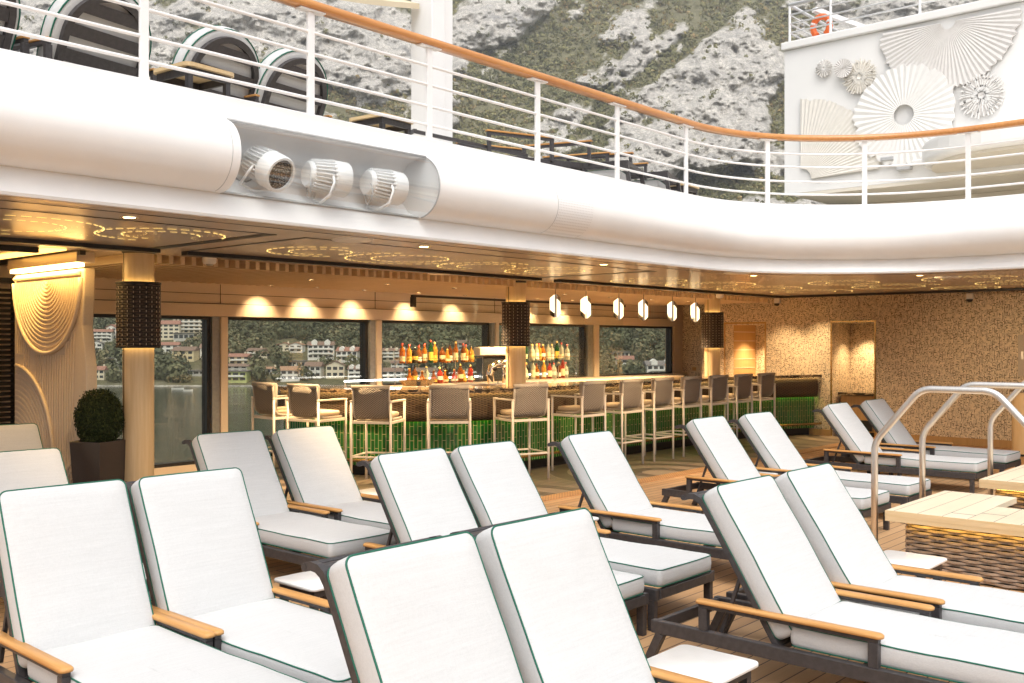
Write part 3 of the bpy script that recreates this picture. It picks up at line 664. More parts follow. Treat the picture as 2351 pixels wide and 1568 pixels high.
for i in range(8):
    x=6.9+i*1.15
    t=thing('downlight','small downlight set among the oak slats '+('before the second window','over the window end of the bar','over the tray on the bar','just before the middle column','just past the middle column','over the far glass shelf','above the third pendant','above the last pendants')[i],'downlight',(x,9.15,2.312),0,'downlights among the slats')
    MB().lathe([(.024,-.003),(.034,-.005),(.036,.003)],16).build('trim',M['chrome'],t,True)
    MB().lathe([(.0,-.002),(.023,-.002)],16).build('lamp',M['warm'],t)
    spot('bar_wash',(x,9.15,2.30),230 if i<2 else 540,2.1,1.)
# ceiling discs
for x,y,z,lab in ((4.9,5.98,ZS,'between two downlights over the floodlight case'),(7.95,8.12,ZS,'in front of the slats before the middle column'),(10.1,5.55,ZS,'near the pendant reflections at the balcony curve'),(12.4,4.0,ZS,'over the far end of the pool deck')):
    t=thing('ceiling_speaker','round pale flush speaker '+lab,'speaker',(x,y,z),0,'round ceiling speakers')
    MB().lathe([(0,-.012),(.13,-.012),(.15,-.006),(.155,0)],28).build('grille',M['beige_soffit'],t,True)
for x,y,lab in ((5.05,8.22,'beside the first column capital'),(14.35,8.20,'beside the far oak column')):
    t=thing('smoke_detector','white round smoke detector on soffit edge '+lab,'smoke detector',(x,y,ZS),0,'smoke detectors')
    MB().lathe([(0,-.06),(.05,-.06),(.062,-.045),(.065,0)],24).build('base',M['white_rail'],t,True)
    MB().lathe([(.0,-.075),(.03,-.072),(.034,-.061)],20).build('sensor',M['grey'],t,True)
# cove
cv=thing('cove_light','glowing amber strip in the ceiling cove above the sand screen','light strip')
MB().box(3.62,8.35,ZS-.014,3.78,9.75,ZS-.002).build('diffuser',glow('amber_cove',(1,.52,.10),3.),cv)
MB().box(-2,8.31,ZS-.001,4.34,10.69,ZS+.1).build('cove_ceiling',M['soffit'],ce)
b=MB().box(3.0,8.34,ZS-.05,3.55,8.40,ZS-.003).box(3.90,8.36,ZS-.04,3.95,10.6,ZS-.003); b.build('reveal',M['black'],ce)

# ------------------------------------------------------------------ balcony over the pool deck
bal=thing('balcony','white rounded balcony front of the upper deck, curving round the pool','balcony')
def prof(kind='full'):
    lo=[(.05,2.392),(-.005,2.392),(-.012,2.41),(.012,2.47),(.045,2.54),(.05,2.556)]
    c=(.04,2.79); r=.235; bul=[(c[0]-r*math.cos(R(a)),c[1]+r*math.sin(R(a))) for a in range(-82,80,9)]
    up=[(.03,3.035),(.06,3.06),(.07,3.10),(.07,3.185),(.085,3.195),(.26,3.195),(.26,2.98)]
    return lo,bul,up
lo,bul,up=prof()
GX0,GX1=3.52,5.24
def strip(paths_sec,pts,closed=False):
    # sheet swept along the balcony edge: sec in (offset outward, z)
    m=len(paths_sec); vs=[]; n=len(pts)
    for i in range(n):
        a=Vector((*pts[max(i-1,0)],0)); c=Vector((*pts[min(i+1,n-1)],0)); d=(c-a).normalized(); nr=Vector((-d.y,d.x,0))
        vs+=[(pts[i][0]+nr.x*o,pts[i][1]+nr.y*o,z) for o,z in paths_sec]
    fs=[(i*m+k,i*m+k+1,(i+1)*m+k+1,(i+1)*m+k) for i in range(n-1) for k in range(m-1)]
    return MB().add(vs,fs)
E0=edge_path(0)
strip(lo,E0).build('lower_fascia',M['white'],bal,angle=40)
strip([bul[-1]]+up,E0).build('coaming',M['white'],bal,angle=40)
left=[(x,CY0+RR) for x in np.linspace(-2,GX0,12)]; right=[(GX1,CY0+RR)]+[p for p in E0 if p[0]>GX1]
strip([lo[-1]]+bul,left).build('bulwark_tube',M['white'],bal,True); strip([lo[-1]]+bul,right).build('bulwark_tube',M['white'],bal,True)
# seams
b=MB()
for xx in (1.3,GX0-.06,6.66,7.15):
    MB().tube([(xx,CY0+RR+o-.0,z) for o,z in bul],.0022,5).build('seam',M['grey'],bal)
g_=strip([(o-.004,z) for o,z in bul],[(x,CY0+RR) for x in np.linspace(6.66,7.15,8)])
gm=G('perforated_white_grille'); pp=gm.sep(gm.pos()); hx=gm.math('FRACT',gm.math('MULTIPLY',pp[0],45.)); hz_=gm.math('FRACT',gm.math('MULTIPLY',pp[2],45.))
hd_=gm.math('ADD',gm.math('POWER',gm.math('SUBTRACT',hx,.5),2.),gm.math('POWER',gm.math('SUBTRACT',hz_,.5),2.)); hm=gm.math('LESS_THAN',hd_,.06)
g_.build('speaker_grille',gm.done(gm.mix(hm,(.82,.81,.80),(.62,.60,.58)),.4),bal,True)
# floodlight case: recess, clear cover
yE=CY0+RR
back=[(.045,2.558),(.16,2.61),(.23,2.70),(.24,2.80),(.22,2.92),(.15,2.985),(.0,3.02)]
strip(back,[(GX0,yE),(GX1,yE)]).build('case_back',M['white_rail'],bal,True)
for xx in (GX0,GX1):
    MB().add([(xx,yE+o,z) for o,z in [lo[-1]]+bul+back[::-1]],[tuple(range(len(bul)+1+len(back)))]).build('case_end',M['white'],bal)
cov=strip([lo[-1]]+[(o,z) for o,z in bul],[(x,yE) for x in np.linspace(GX0,GX1,10)]).build('clear_cover',M['dome'],bal,True)
b=MB().tube([(GX0,yE+bul[-1][0],bul[-1][1]),(GX1,yE+bul[-1][0],bul[-1][1])],.014,8).tube([(GX0,yE+lo[-1][0]-.005,lo[-1][1]+.006),(GX1,yE+lo[-1][0]-.005,lo[-1][1]+.006)],.010,8)
b.tube([(GX1,yE+o,z) for o,z in bul],.006,6); b.build('cover_rim',M['grey'],bal,True)
def flood(x,rz,ry,label):
    t=thing('floodlight',label,'floodlight',(x,yE+.01,2.755),rz,'floodlights in the clear case'); t.rotation_euler=(0,ry,rz); t.scale=(1.08,)*3
    b=MB().lathe([(0,-.16),(.075,-.16),(.085,-.15),(.088,.0),(.088,.01)],24).lathe([(.10,.0),(.115,.01),(.115,.11),(.108,.12),(.094,.12),(.094,.10)],28)
    b.xf(Matrix.Rotation(PI/2,4,'Y')); b.build('housing',M['white_rail'],t,angle=35)
    b=MB()
    for i in range(26):
        a=2*PI*i/26; b.bar((-.13,.092*math.cos(a),.092*math.sin(a)),(.02,.108*math.cos(a),.108*math.sin(a)),.006,.02,(0,math.cos(a),math.sin(a)))
    b.build('cooling_fin',M['white_rail'],t)
    b=MB().lathe([(0,.104),(.094,.104)],28); b.xf(Matrix.Rotation(PI/2,4,'Y')); b.build('lens',M['lens'],t)
    b=MB()
    b.tube([(-.02,-.10,0),(-.02,-.125,-.05),(-.05,-.13,-.14),(-.05,.0,-.17),(-.05,.13,-.14),(-.02,.125,-.05),(-.02,.10,0)],.010,6); b.build('bracket',M['white_rail'],t,True)
    b=MB().tube([(-.15+.02*math.cos(a),-.03+.07*math.cos(a),-.08+.07*math.sin(a)) for a in np.linspace(0,2*PI,18)[:-1]],.005,5,True); b.build('cable_loop',M['grey'],t,True)
flood(3.86,R(-80),R(26),'white floodlight turned outward showing its dark lens array'); flood(4.36,R(-12),R(3),'middle white floodlight pointing along the clear case'); flood(4.88,R(-6),R(4),'white floodlight nearest the rounded end of the clear case')
# upper deck
ud=MB().prism(edge_path(.262)+[(27,-6),(27,11.2),(-2,11.2)],2.95,3.0).build('upper_deck',M['beige_soffit']); tag(ud,'upper deck floor behind the white balcony front','deck',None,'structure')

# railing with teak handrail
rl=thing('railing','white balcony railing with four bars and varnished teak handrail','railing')
RP=edge_path(.14,n=26)
sec=[(-.052,.0),(-.044,-.012),(.044,-.012),(.052,.0),(.054,.021),(.044,.042),(.022,.053),(0,.056),(-.022,.053),(-.044,.042),(-.054,.021)]
MB().sweep([(x,y,3.952) for x,y in RP],sec).build('handrail',M['teak_rail'],rl,True)
for zz in (3.317,3.465,3.634,3.784): MB().tube([(x,y,zz) for x,y in RP],.0125,8).build('rail_bar',M['white_rail'],rl,True)
def on_path(px):
    k=(px-CX)/F; dx,dy=CS+k*SN,SN-k*CS; r=RR+.14
    t=(CY0+r)/dy; 
    if t*dx<=CX0: return t*dx,CY0+r
    A=dx*dx+dy*dy;B=dx*CX0+dy*CY0;C=CX0**2+CY0**2-r*r; t=(B+math.sqrt(max(0,B*B-A*C)))/A
    if t*dy<CY0: t=(CX0+r)/dx
    return t*dx,t*dy
for px_ in (-260,330,713,985,1234,1417,1575,1762,1985,2223,2420):
    x,y=on_path(px_)
    ang=0 if x<CX0 else math.atan2(x-CX0,y-CY0) if y>CY0 else PI/2
    p=MB().box(-.028,-.012,2.99,.028,.012,3.925).box(-.11,-.034,3.9255,.11,.034,3.938); 
    p.xf(Matrix.Translation((x,y,0))@Matrix.Rotation(-ang,4,'Z')); p.build('post',M['white_rail'],rl,bevel=.003)

# ------------------------------------------------------------------ upper deck furniture
def daybed(x,y,rz,label):
    t=thing('daybed',label,'daybed',(x,y,3.0),rz,'round backed daybeds on the upper deck')
    # local: back plane leans towards -y (seen from below and behind); front faces +y
    n=22; w=.37; h=.72
    def outline(s_,zoff=0): 
        pts=[(-w*s_,0),( -w*s_,.30)]+[(-w*s_*math.cos(R(a)),.36+w*s_*math.sin(R(a))) for a in np.linspace(0,180,n)]+[(w*s_,.30),(w*s_,0)]
        return pts
    A=R(68); ux=Vector((0,-math.cos(A),math.sin(A))); nrm=Vector((0,math.sin(A),math.cos(A)))
    P=lambda a,b,o: Vector((a,0,.30))+ux*b+nrm*o
    o1=outline(.92)
    # frame hoop
    hoop=MB(); m=len(o1)
    vs=[P(a,b,0) for a,b in o1]+[P(a*.86,min(b,.36)*1+max(b-.36,0)*.86,0) for a,b in o1]; vs+=[v+nrm*.035 for v in vs]
    fs=[]
    for i in range(m-1): fs+=[(i,i+1,m+i+1,m+i),(2*m+i,3*m+i,3*m+i+1,2*m+i+1),(i,2*m+i,2*m+i+1,i+1),(m+i,m+i+1,3*m+i+1,3*m+i)]
    hoop.add(vs,fs)
    hoop.build('back_frame',M['dark'],t)
    for j,b_ in enumerate((.02,.19,.36,.53)):
        ww_=w*.82 if b_<.36 else math.sqrt(max(.01,(w*.82)**2-(b_-.33)**2))
        MB().add([P(-ww_,b_,.006),P(ww_,b_,.006),P(ww_,b_+.085,.006),P(-ww_,b_+.085,.006),P(-ww_,b_,.03),P(ww_,b_,.03),P(ww_,b_+.085,.03),P(-ww_,b_+.085,.03)],[(0,3,2,1),(4,5,6,7),(0,1,5,4),(1,2,6,5),(2,3,7,6),(3,0,4,7)]).build('back_slat',M['dark'],t)
    oc=[(-w*1.0,-.05)]+outline(1.06)[1:-1]+[(w*1.0,-.05)]
    rings=[[P(a*s_,b*s_+ (1-s_)*.2,o) for a,b in oc] for s_,o in ((.94,.040),(1.0,.055),(1.02,.10),(1.0,.15),(.93,.165),(.5,.175))]
    c=MB().loft(rings).build('back_cushion',M['fabric'],t,True)
    pip=MB().tube([P(a,b,.052) for a,b in oc],.006,6,True).tube([P(a,b,.153) for a,b in oc],.006,6,True).build('piping',M['piping'],c)
    MB().box(-.40,-.08,.20,.40,1.15,.28).build('seat_frame',M['dark'],t,bevel=.005)
    cu,pp_=cushion(.76,1.15,.12,.05,3); cu.xf(Matrix.Translation((0,.56,.401))); pp_.xf(Matrix.Translation((0,.56,.401)))
    s2=cu.build('seat_cushion',M['fabric'],t,True); pp_.build('piping',M['piping'],s2)
    for sx in (-1,1):
        a=MB().bar((sx*.43,-.10,.26),(sx*.43,-.10,.545),.03,.05).bar((sx*.43,.5,.26),(sx*.43,.5,.545),.03,.05).bar((sx*.43,-.115,.56),(sx*.43,.515,.56),.035,.028).build('armrest',M['dark'],t,bevel=.003)
        MB().bar((sx*.43,-.12,.582),(sx*.43,.52,.582),.05,.016).build('armrest_cap',M['teak_y'],a,bevel=.004)
        for yy in (-.05,1.1): MB().box(sx*.38-.02,yy-.02,0,sx*.38+.02,yy+.02,.2).build('leg',M['dark'],t)
    return t
for x,y,rz,lab in ((2.30,6.66,R(12),'round backed daybed cut by the upper corner, only its slats showing'),(3.25,6.75,R(12),'largest looking round backed daybed behind the first railing post'),(4.30,6.95,R(11),'round backed daybed between the two railing posts'),(5.02,7.0,R(10),'round backed daybed behind the railing post, nearest the white column')):
    daybed(x,y,rz,lab)
def uptable(x,y,label):
    t=thing('side_table',label,'side table',(x,y,3.0),.1,'teak side tables on the upper deck')
    tp=rrect(.40,.40,.05,4); MB().loft([[(p[0],p[1],.40) for p in tp],[(p[0],p[1],.425) for p in tp]]).build('table_top',M['teak_edge'],t)
    MB().box(-.17,-.17,.35,.17,-.15,.398).box(-.17,.15,.35,.17,.17,.398).box(-.17,-.149,.35,-.15,.149,.398).box(.15,-.149,.35,.17,.149,.398).build('apron',M['dark'],t)
    for sx in (-1,1):
        for sy in (-1,1): MB().box(sx*.15-.018,sy*.15-.018,0,sx*.15+.018,sy*.15+.018,.349).build('leg',M['dark'],t)
uptable(3.60,6.05,'pale teak side table peeking over the edge beside the first railing post'); uptable(5.39,6.2,'pale teak side table at the foot of the tall white column'); uptable(9.97,6.25,'pale teak side table beside the smoked wind screen')
def flatbed(x,y,rz,label):
    t=thing('lounger',label,'lounger',(x,y,3.0),rz,'folded loungers on the upper deck')
    b=MB()
    for sx in (-1,1): b.box(sx*.30-.02,-.95,.36,sx*.30+.02,.95,.42)
    b.box(-.28,-.95,.365,.28,-.90,.415).box(-.28,.90,.365,.28,.95,.415); b.build('frame',M['dark'],t,bevel=.004)
    cu,pp_=cushion(.56,1.7,.10,.04,9); T=Matrix.Translation((0,.02,.345)); c=cu.xf(T).build('seat_cushion',M['fabric'],t,True); pp_.xf(T).build('piping',M['piping'],c)
    for sx in (-1,1):
        a=MB().bar((sx*.33,-.55,.40),(sx*.33,-.55,.60),.03,.04).bar((sx*.33,.15,.40),(sx*.33,.15,.60),.03,.04).bar((sx*.33,-.57,.612),(sx*.33,.17,.612),.03,.024).build('armrest',M['dark'],t)
        MB().bar((sx*.33,-.58,.633),(sx*.33,.18,.633),.05,.016).build('armrest_cap',M['teak_y'],a,bevel=.004)
        for yy in (-.93,.9): MB().bar((sx*.30,yy,.37),(sx*.30,yy*1.06,.0),.04,.04).build('leg',M['dark'],t)
    MB().bar((-.28,-.3,.44),(-.28,.9,.56),.03,.03).bar((.28,-.3,.44),(.28,.9,.56),.03,.03).bar((-.30,.9,.565),(.30,.9,.565),.03,.03).build('back_frame',M['dark'],t)
for x,y,rz,lab in ((7.25,6.75,R(70),'lounger with raised teak arms crossing the railing post on upper deck'),(8.15,6.7,R(20),'middle folded lounger on upper deck with green piped cushion showing'),(8.95,6.75,R(20),'folded lounger on upper deck beside the pale teak table')):
    flatbed(x,y,rz,lab)
ws=thing('wind_screen','low smoked glass wind screen in white posts beyond the railing','screen')
pts=[(9.6,7.6),(10.6,7.6),(11.8,7.5),(13.2,7.3),(15.0,7.0)]
for i in range(len(pts)-1):
    a,c=pts[i],pts[i+1]; h0=.72-.05*i; 
    MB().add([(a[0],a[1],3.0),(c[0],c[1],3.0),(c[0],c[1],3.0+h0-.05),(a[0],a[1],3.0+h0),(a[0],a[1]+.02,3.0),(c[0],c[1]+.02,3.0),(c[0],c[1]+.02,3.0+h0-.05),(a[0],a[1]+.02,3.0+h0)],[(0,1,2,3),(7,6,5,4),(0,4,5,1),(2,6,7,3)]).build('glass_panel',M['darkglass'],ws)
    MB().bar((a[0],a[1],3.0+h0+.03),(c[0],c[1],3.0+h0-.02),.06,.05).build('top_rail',M['white_rail'],ws)
    MB().box(a[0]-.06,a[1]-.05,3.0,a[0]+.06,a[1]+.05,3.0+h0+.08).build('post',M['white_rail'],ws,bevel=.01)
# tall white column with awning
col=thing('awning_column','tall white square column rising behind the railing to a cream awning','column',(7.69,8.0,3.0))
MB().box(-.16,-.17,0,.04,.17,4.6).build('shaft',M['white'],col,bevel=.01); MB().box(.06,-.13,0,.20,.19,4.6).build('shaft',M['white'],col,bevel=.01)
b=MB(); 
rings=[]
for i in range(13):
    t=i/12; xx=5.2+t*2.30; sag=-.06*math.sin(PI*t)
    rings.append([(xx,8.0,5.0+.26*t+sag),(xx,10.2,5.9+.26*t+sag),(xx,10.2,5.93+.26*t+sag),(xx,8.0,5.06+.26*t+sag)])
aw=MB().loft(rings).build('awning',M['cream']); tag(aw,'cream canvas awning edge at the top of the tall white column','awning')

# ------------------------------------------------------------------ superstructure with shell reliefs
sup=thing('deckhouse','white forward deckhouse wall carrying pale shell reliefs','building')
MB().box(24.0,-8,5.45,25.2,11.82,9.15).build('front_wall',M['super'],sup); MB().box(23.90,-8,9.16,25.3,11.88,9.36).build('bulwark_cap',M['super'],sup,bevel=.03)
MB().box(24.0,-8,5.36,32,11.50,5.445).build('soffit',M['beige_soffit'],sup); MB().box(26.5,-8,2.9,26.7,10.6,5.355).build('rear_wall',M['beige_soffit'],sup)
pl=[(24.0,8.2)]+[(24.0-2.2*math.sin(R(a)),6.0+2.2*math.cos(R(a))) for a in range(10,91,10)]+[(21.8,-8),(24.0,-8)]
MB().prism(pl,5.62,6.15).build('canopy',M['super'],sup,bevel=.12,seg=4); MB().prism([(23.98,8.0)]+[(23.98-2.0*math.sin(R(a)),6.0+2.0*math.cos(R(a))) for a in range(10,91,10)]+[(21.98,-8),(23.98,-8)],5.56,5.617).build('canopy_soffit',M['beige_soffit'],sup)
tr=thing('railing','white pipe railing on top of the forward deckhouse','railing')
b=[(24.05,y) for y in (-8,11.45)]; 
for zz,r_ in ((9.62,.022),(9.85,.022),(10.08,.022),(10.34,.05)):
    MB().tube([(24.05,-8,zz),(24.05,11.7,zz),(29,11.7,zz)],r_,8).build('rail_bar',M['white_rail'],tr,True)
for y in (11.7,10.6,8.4,6.5,4.4): MB().tube([(24.05,y,9.3),(24.05,y,10.3)],.035,8).build('post',M['white_rail'],tr)
MB().bar((24.4,11.2,10.2),(28.2,9.3,9.45),.14,.12).build('brace',M['white_rail'],tr)
lb=thing('lifebuoy','orange horseshoe lifebuoy hanging behind the deckhouse railing','lifebuoy',(24.4,11.0,9.72)); lb.scale=(.85,.85,.85)
b=MB(); aa=np.linspace(R(-60),R(240),22); b.tube([(0,.26*math.cos(a),.30*math.sin(a)) for a in aa],.095,10); b.build('ring',M['orange'],lb,True)
for a in (R(20),R(160)): MB().tube([(0,.26*math.cos(a+d),.30*math.sin(a+d)) for d in np.linspace(-.12,.12,4)],.099,10).build('band',M['white_rail'],lb,True)
def relief(name,label,cy,cz,m):
    return thing(name,label,'wall sculpture',(23.93,cy,cz),0,'shell reliefs on the deckhouse')
def fan(label,cy,cz,r0,r1,a0,a1,n,m,jag=.05,x=0.):
    t=relief('shell_fan',label,cy,cz,m); t.location.x=23.93-x
    rn=random.Random(int(cy*100)+n); b=MB(); disc=[]
    N=n*2+1; rad=[r1*(1+jag*rn.uniform(-1,1)*(.6+.4*math.sin(i*1.7))) for i in range(N)]
    vs=[];
    for i in range(N):
        a=R(a0+(a1-a0)*i/(N-1)); h=-.024 if i%2 else -.008
        for rr,hs in ((r0,.4),(r0+(rad[i]-r0)*.5,.8),(rad[i],1.)): vs.append((h*hs,rr*math.cos(a),rr*math.sin(a)))
    fs=[(i*3+k,(i+1)*3+k,(i+1)*3+k+1,i*3+k+1) for i in range(N-1) for k in range(2)]
    back=[(.02,p[1],p[2]) for p in vs]; o=len(vs); vs+=back
    fs+=[(i*3+2,(i+1)*3+2,o+(i+1)*3+2,o+i*3+2) for i in range(N-1)]+[(i*3,o+i*3,o+(i+1)*3,(i+1)*3) for i in range(N-1)]
    MB().add(vs,fs).build('ribs',m,t); return t
def coral(label,cy,cz,r,n,m):
    t=relief('coral_disc',label,cy,cz,m); rn=random.Random(n+int(cy*10)); b=MB()
    for i in range(n):
        a=2*PI*i/n+rn.uniform(-.05,.05)
        for (ra,rb) in ((.15,.45+rn.uniform(-.05,.05)),(.42+rn.uniform(-.05,.1),.8),(.72+rn.uniform(-.05,.08),1.0+rn.uniform(-.05,.05))):
            a2=a+rn.uniform(-.06,.06); b.bar((-.02,r*ra*math.cos(a),r*ra*math.sin(a)),(-.02,r*rb*math.cos(a2),r*rb*math.sin(a2)),r*.055,.04,(1,0,0))
    b.build('spokes',m,t)
    MB().lathe([(0,-.01),(r*.16,-.03),(r*.9,0)],24).xf(Matrix.Rotation(PI/2,4,'Y')).build('back_plate',M['shellgrey'] if r<.7 and m is M['shellwhite'] else m,t); return t
fan('grey half shell hanging wide side up under the deckhouse rail',7.72,9.02,.16,1.55,180,362,40,M['shellgrey'],.06)
fan('big round white shell with hollow centre in the middle of the wall',8.72,7.02,.24,1.18,0,360,44,M['shellwhite'],.08,.05)
fan('cream quarter shell fanning up beside the wall corner',11.35,5.75,.3,2.05,90,178,26,M['shellcream'],.04) 
fan('white shell cut off by the edge of the picture, high on wall',5.2,8.9,.3,1.9,40,250,36,M['shellwhite'],.05)
coral('small coral disc nearest the wall corner',10.72,8.50,.23,18,M['shellwhite']); coral('cream coral disc overlapped by a smaller ribbed disc',9.80,8.12,.43,30,M['shellcream'])
fan('small ribbed disc lapping over the cream coral disc',10.18,8.38,.02,.23,0,360,22,M['shellgrey'],.01,.1)
coral('open coral disc with dark gaps beside the big round shell',6.98,7.20,.50,34,M['shellwhite'])
for y,z,lab in ((9.1,6.02,'grey flat wall lamp under the big shell'),(8.72,5.75,'grey camera bracket under the big shell'),(8.35,5.86,'small white junction box beside the camera bracket')):
    t=thing('wall_lamp' if 'lamp' in lab else 'wall_box',lab,'fitting',(23.98,y,z))
    MB().box(-.15,-.16,-.05,.02,.16,.05).build('housing',M['grey'] if 'grey' in lab else M['super'],t,bevel=.02)
    MB().bar((-.02,0,.05),(-.02,0,.18),.05,.05).build('bracket',M['grey'],t)

# ------------------------------------------------------------------ columns
def column(x,y,ztop,wz0,wz1,label,seam=True):
    t=thing('column',label,'column',(x,y,0),0,'oak columns with woven sleeves')
    r=.128; MB().lathe([(r,.0),(r,ztop)],40).build('shaft',M['oak_z'],t,True)
    MB().lathe([(r+.004,0),(r+.006,.12),(r,.125)],40).build('foot',M['black'],t,True)
    MB().lathe([(r,ztop-.025),(r+.008,ztop-.02),(r+.008,ztop)],40).build('collar',M['black'],t,True)
    b=MB(); n=64; R1=.180; rings=14
    for j in range(rings+1):
        for i in range(n+1): b.v.append((R1*math.cos(2*PI*i/n),R1*math.sin(2*PI*i/n),wz0+(wz1-wz0)*j/rings))
    b.f=[(j*(n+1)+i,j*(n+1)+i+1,(j+1)*(n+1)+i+1,(j+1)*(n+1)+i) for j in range(rings) for i in range(n)]
    b.uv=[(2*PI*R1*i/n,(wz1-wz0)*j/rings) for j in range(rings+1) for i in range(n+1)]
    nf=len(b.f)
    for i in range(22):
        a=2*PI*i/22
        for j in range(13):
            z=wz0+.02+(wz1-wz0-.04)*j/13; b.bar(((R1+.002)*math.cos(a),(R1+.002)*math.sin(a),z),((R1+.002)*math.cos(a),(R1+.002)*math.sin(a),z+.018),.004,.003,(math.cos(a),math.sin(a),0))
    b.uv+=[(0,0)]*(len(b.v)-len(b.uv))
    s_=b.build('woven_sleeve',M['weave_dark'],t); s_.data.materials.append(M['lattice'])
    for k,p in enumerate(s_.data.polygons): p.use_smooth=k<nf; p.material_index=int(k>=nf)
    MB().lathe([(R1+.003,wz0-.004),(R1+.006,wz0),(R1+.006,wz0+.012),(R1,wz0+.014)],40).lathe([(R1,wz1-.014),(R1+.006,wz1-.012),(R1+.006,wz1),(R1-.004,wz1)],40).build('sleeve_rim',M['black'],s_,True)
    for z in (wz0+.03,wz1-.03): MB().lathe([(.150,z-.008),(.165,z-.008),(.165,z+.008),(.150,z+.008)],32).build('led_ring',M['warmstrip'],t)
    if seam:
        a=R(176); MB().bar(((r+.001)*math.cos(a),(r+.001)*math.sin(a),0),((r+.001)*math.cos(a),(r+.001)*math.sin(a),ztop),.008,.004,(math.cos(a),math.sin(a),0)).build('seam',M['core'],t)
    return t
column(4.29,8.10,ZS,1.56,2.12,'round oak column with dark woven sleeve beside the planter')
column(9.58,8.42,ZS,1.56,2.12,'round oak column rising from the bar behind the whisky shelf')
column(14.50,8.42,ZS,1.52,2.10,'round oak column at the far end of the bar near the mosaic')
pd=thing('pedestal','short round oak pedestal at the picture edge before the mosaic wall','pedestal',(15.4,3.92,0))
MB().lathe([(.16,0),(.16,.03)],40).build('foot',M['black'],pd,True); MB().lathe([(.165,.031),(.165,.90)],40).build('shaft',M['oak_z'],pd,True); MB().lathe([(0,.935),(.19,.935),(.195,.925),(.195,.905),(.165,.901)],40).build('top',M['marble'],pd,angle=40)
wp=thing('service_hatch','taupe service panel on the mosaic wall above the oak pedestal','panel',(16.39,3.9,1.1)); MB().box(-.03,-1.2,0,-.001,.36,.62).build('door',M['taupe'],wp,bevel=.006); MB().box(-.045,.28,.25,-.031,.31,.37).build('handle',M['steel'],wp)

# ------------------------------------------------------------------ sand screen and louvre
ls=thing('lattice_screen','sand coloured carved screen with arched ribs and light strip beside planter','screen')
XS=3.95
def pY(t): return 8.40+t*1.42
out=[(pY(.02),0),(pY(.0),.5),(pY(-.04),1.0),(pY(-.03),1.4),(pY(.02),1.75),(pY(-.005),2.0),(pY(-.01),2.24),(pY(1),2.24),(pY(1),0)]
n=len(out); vs=[(XS,y,z) for y,z in out]+[(XS+.10,y,z) for y,z in out]
MB().add(vs,[tuple(range(n)),tuple(range(n,2*n))[::-1]]+[(i,n+i,n+(i+1)%n,(i+1)%n) for i in range(n)]).build('panel',M['lattice'],ls,bevel=.012)
b=MB()
def rib(pts,r=.012): b.tube([(XS-.004,pY(t),z) for t,z in pts],r,5)
for i in range(1,17):   # hanging U arcs from the top edge, about the screen's middle
    w=.46*i/16; d=.60*(i/16)**1.1; rib([(.5+w*math.cos(R(a)),2.16+d*math.sin(R(a))) for a in range(180,361,9)],.010)
for i in range(2,26):   # upright lines bending outward
    t0=.02+.96*i/26
    pts=[(t0+.05*math.sin(z*1.6)*(1-t0),z) for z in np.linspace(.03,2.1,18)]
    pts=[p for p in pts if ((p[0]-.5)/.47)**2+((p[1]-2.16)/.64)**2>1 or p[1]>2.16]
    pts=[p for p in pts if ((p[0]-1.0)/.60)**2+((p[1]-.55)/.84)**2>1]
    if len(pts)>2: rib(pts,.008)
for i in range(1,17):   # nested arches at the far foot
    rib([(.985-.57*i/16*math.cos(R(a)),.55+.80*i/16*math.sin(R(a))) for a in range(-40,89,8)],.009)
for i in range(1,9): rib([(.10+.20*i/8*math.cos(R(a)),.02+.55*i/8*math.sin(R(a))) for a in range(0,181,12)],.009)
b.build('rib_pattern',M['lattice'],ls)
b=MB(); b.tube([(XS-.014,pY(.5+.48*math.cos(R(a))),2.16+.655*math.sin(R(a))) for a in range(180,361,6)],.020,8); b.tube([(XS-.014,pY(.99-.60*math.cos(R(a))),.55+.84*math.sin(R(a))) for a in range(-40,91,6)],.018,8); b.tube([(XS-.012,pY(t),2.20) for t in (.03,.5,.97)],.02,8)
b.build('arch_moulding',M['lattice'],ls,True)
MB().box(XS-.05,pY(.02),2.255,XS+.02,pY(.98),2.285).build('light_strip',M['warmstrip'],ls); MB().box(XS-.06,pY(0),2.29,XS+.10,pY(1),ZS-.012).build('top_channel',M['soffit'],ls)
al=bpy.data.lights.new('screen_wash','AREA'); al.shape='RECTANGLE'; al.size=.06; al.size_y=1.8; al.energy=9; al.color=(1,.62,.2); ao=bpy.data.objects.new('screen_wash',al); COL.objects.link(ao); ao.location=(XS-.12,pY(.5),2.27); ao.rotation_euler=(0,R(-20),0)
lv=thing('louvre','dark slatted louvre panel between the lounge and the sand screen','louvre')
b=MB(); z=.10
while z<2.15: b.bar((3.05,10.42,z),(4.18,10.42,z),.05,.014,(0,-.5,1)); z+=.052
b.build('blade',M['black'],lv)
MB().box(4.185,10.36,.0,4.24,10.50,2.25).box(3.0,10.36,2.2,4.18,10.50,2.25).build('frame',M['black'],lv); MB().box(3.0,10.60,0,4.24,10.64,2.3).build('back_board',M['beige'],lv)

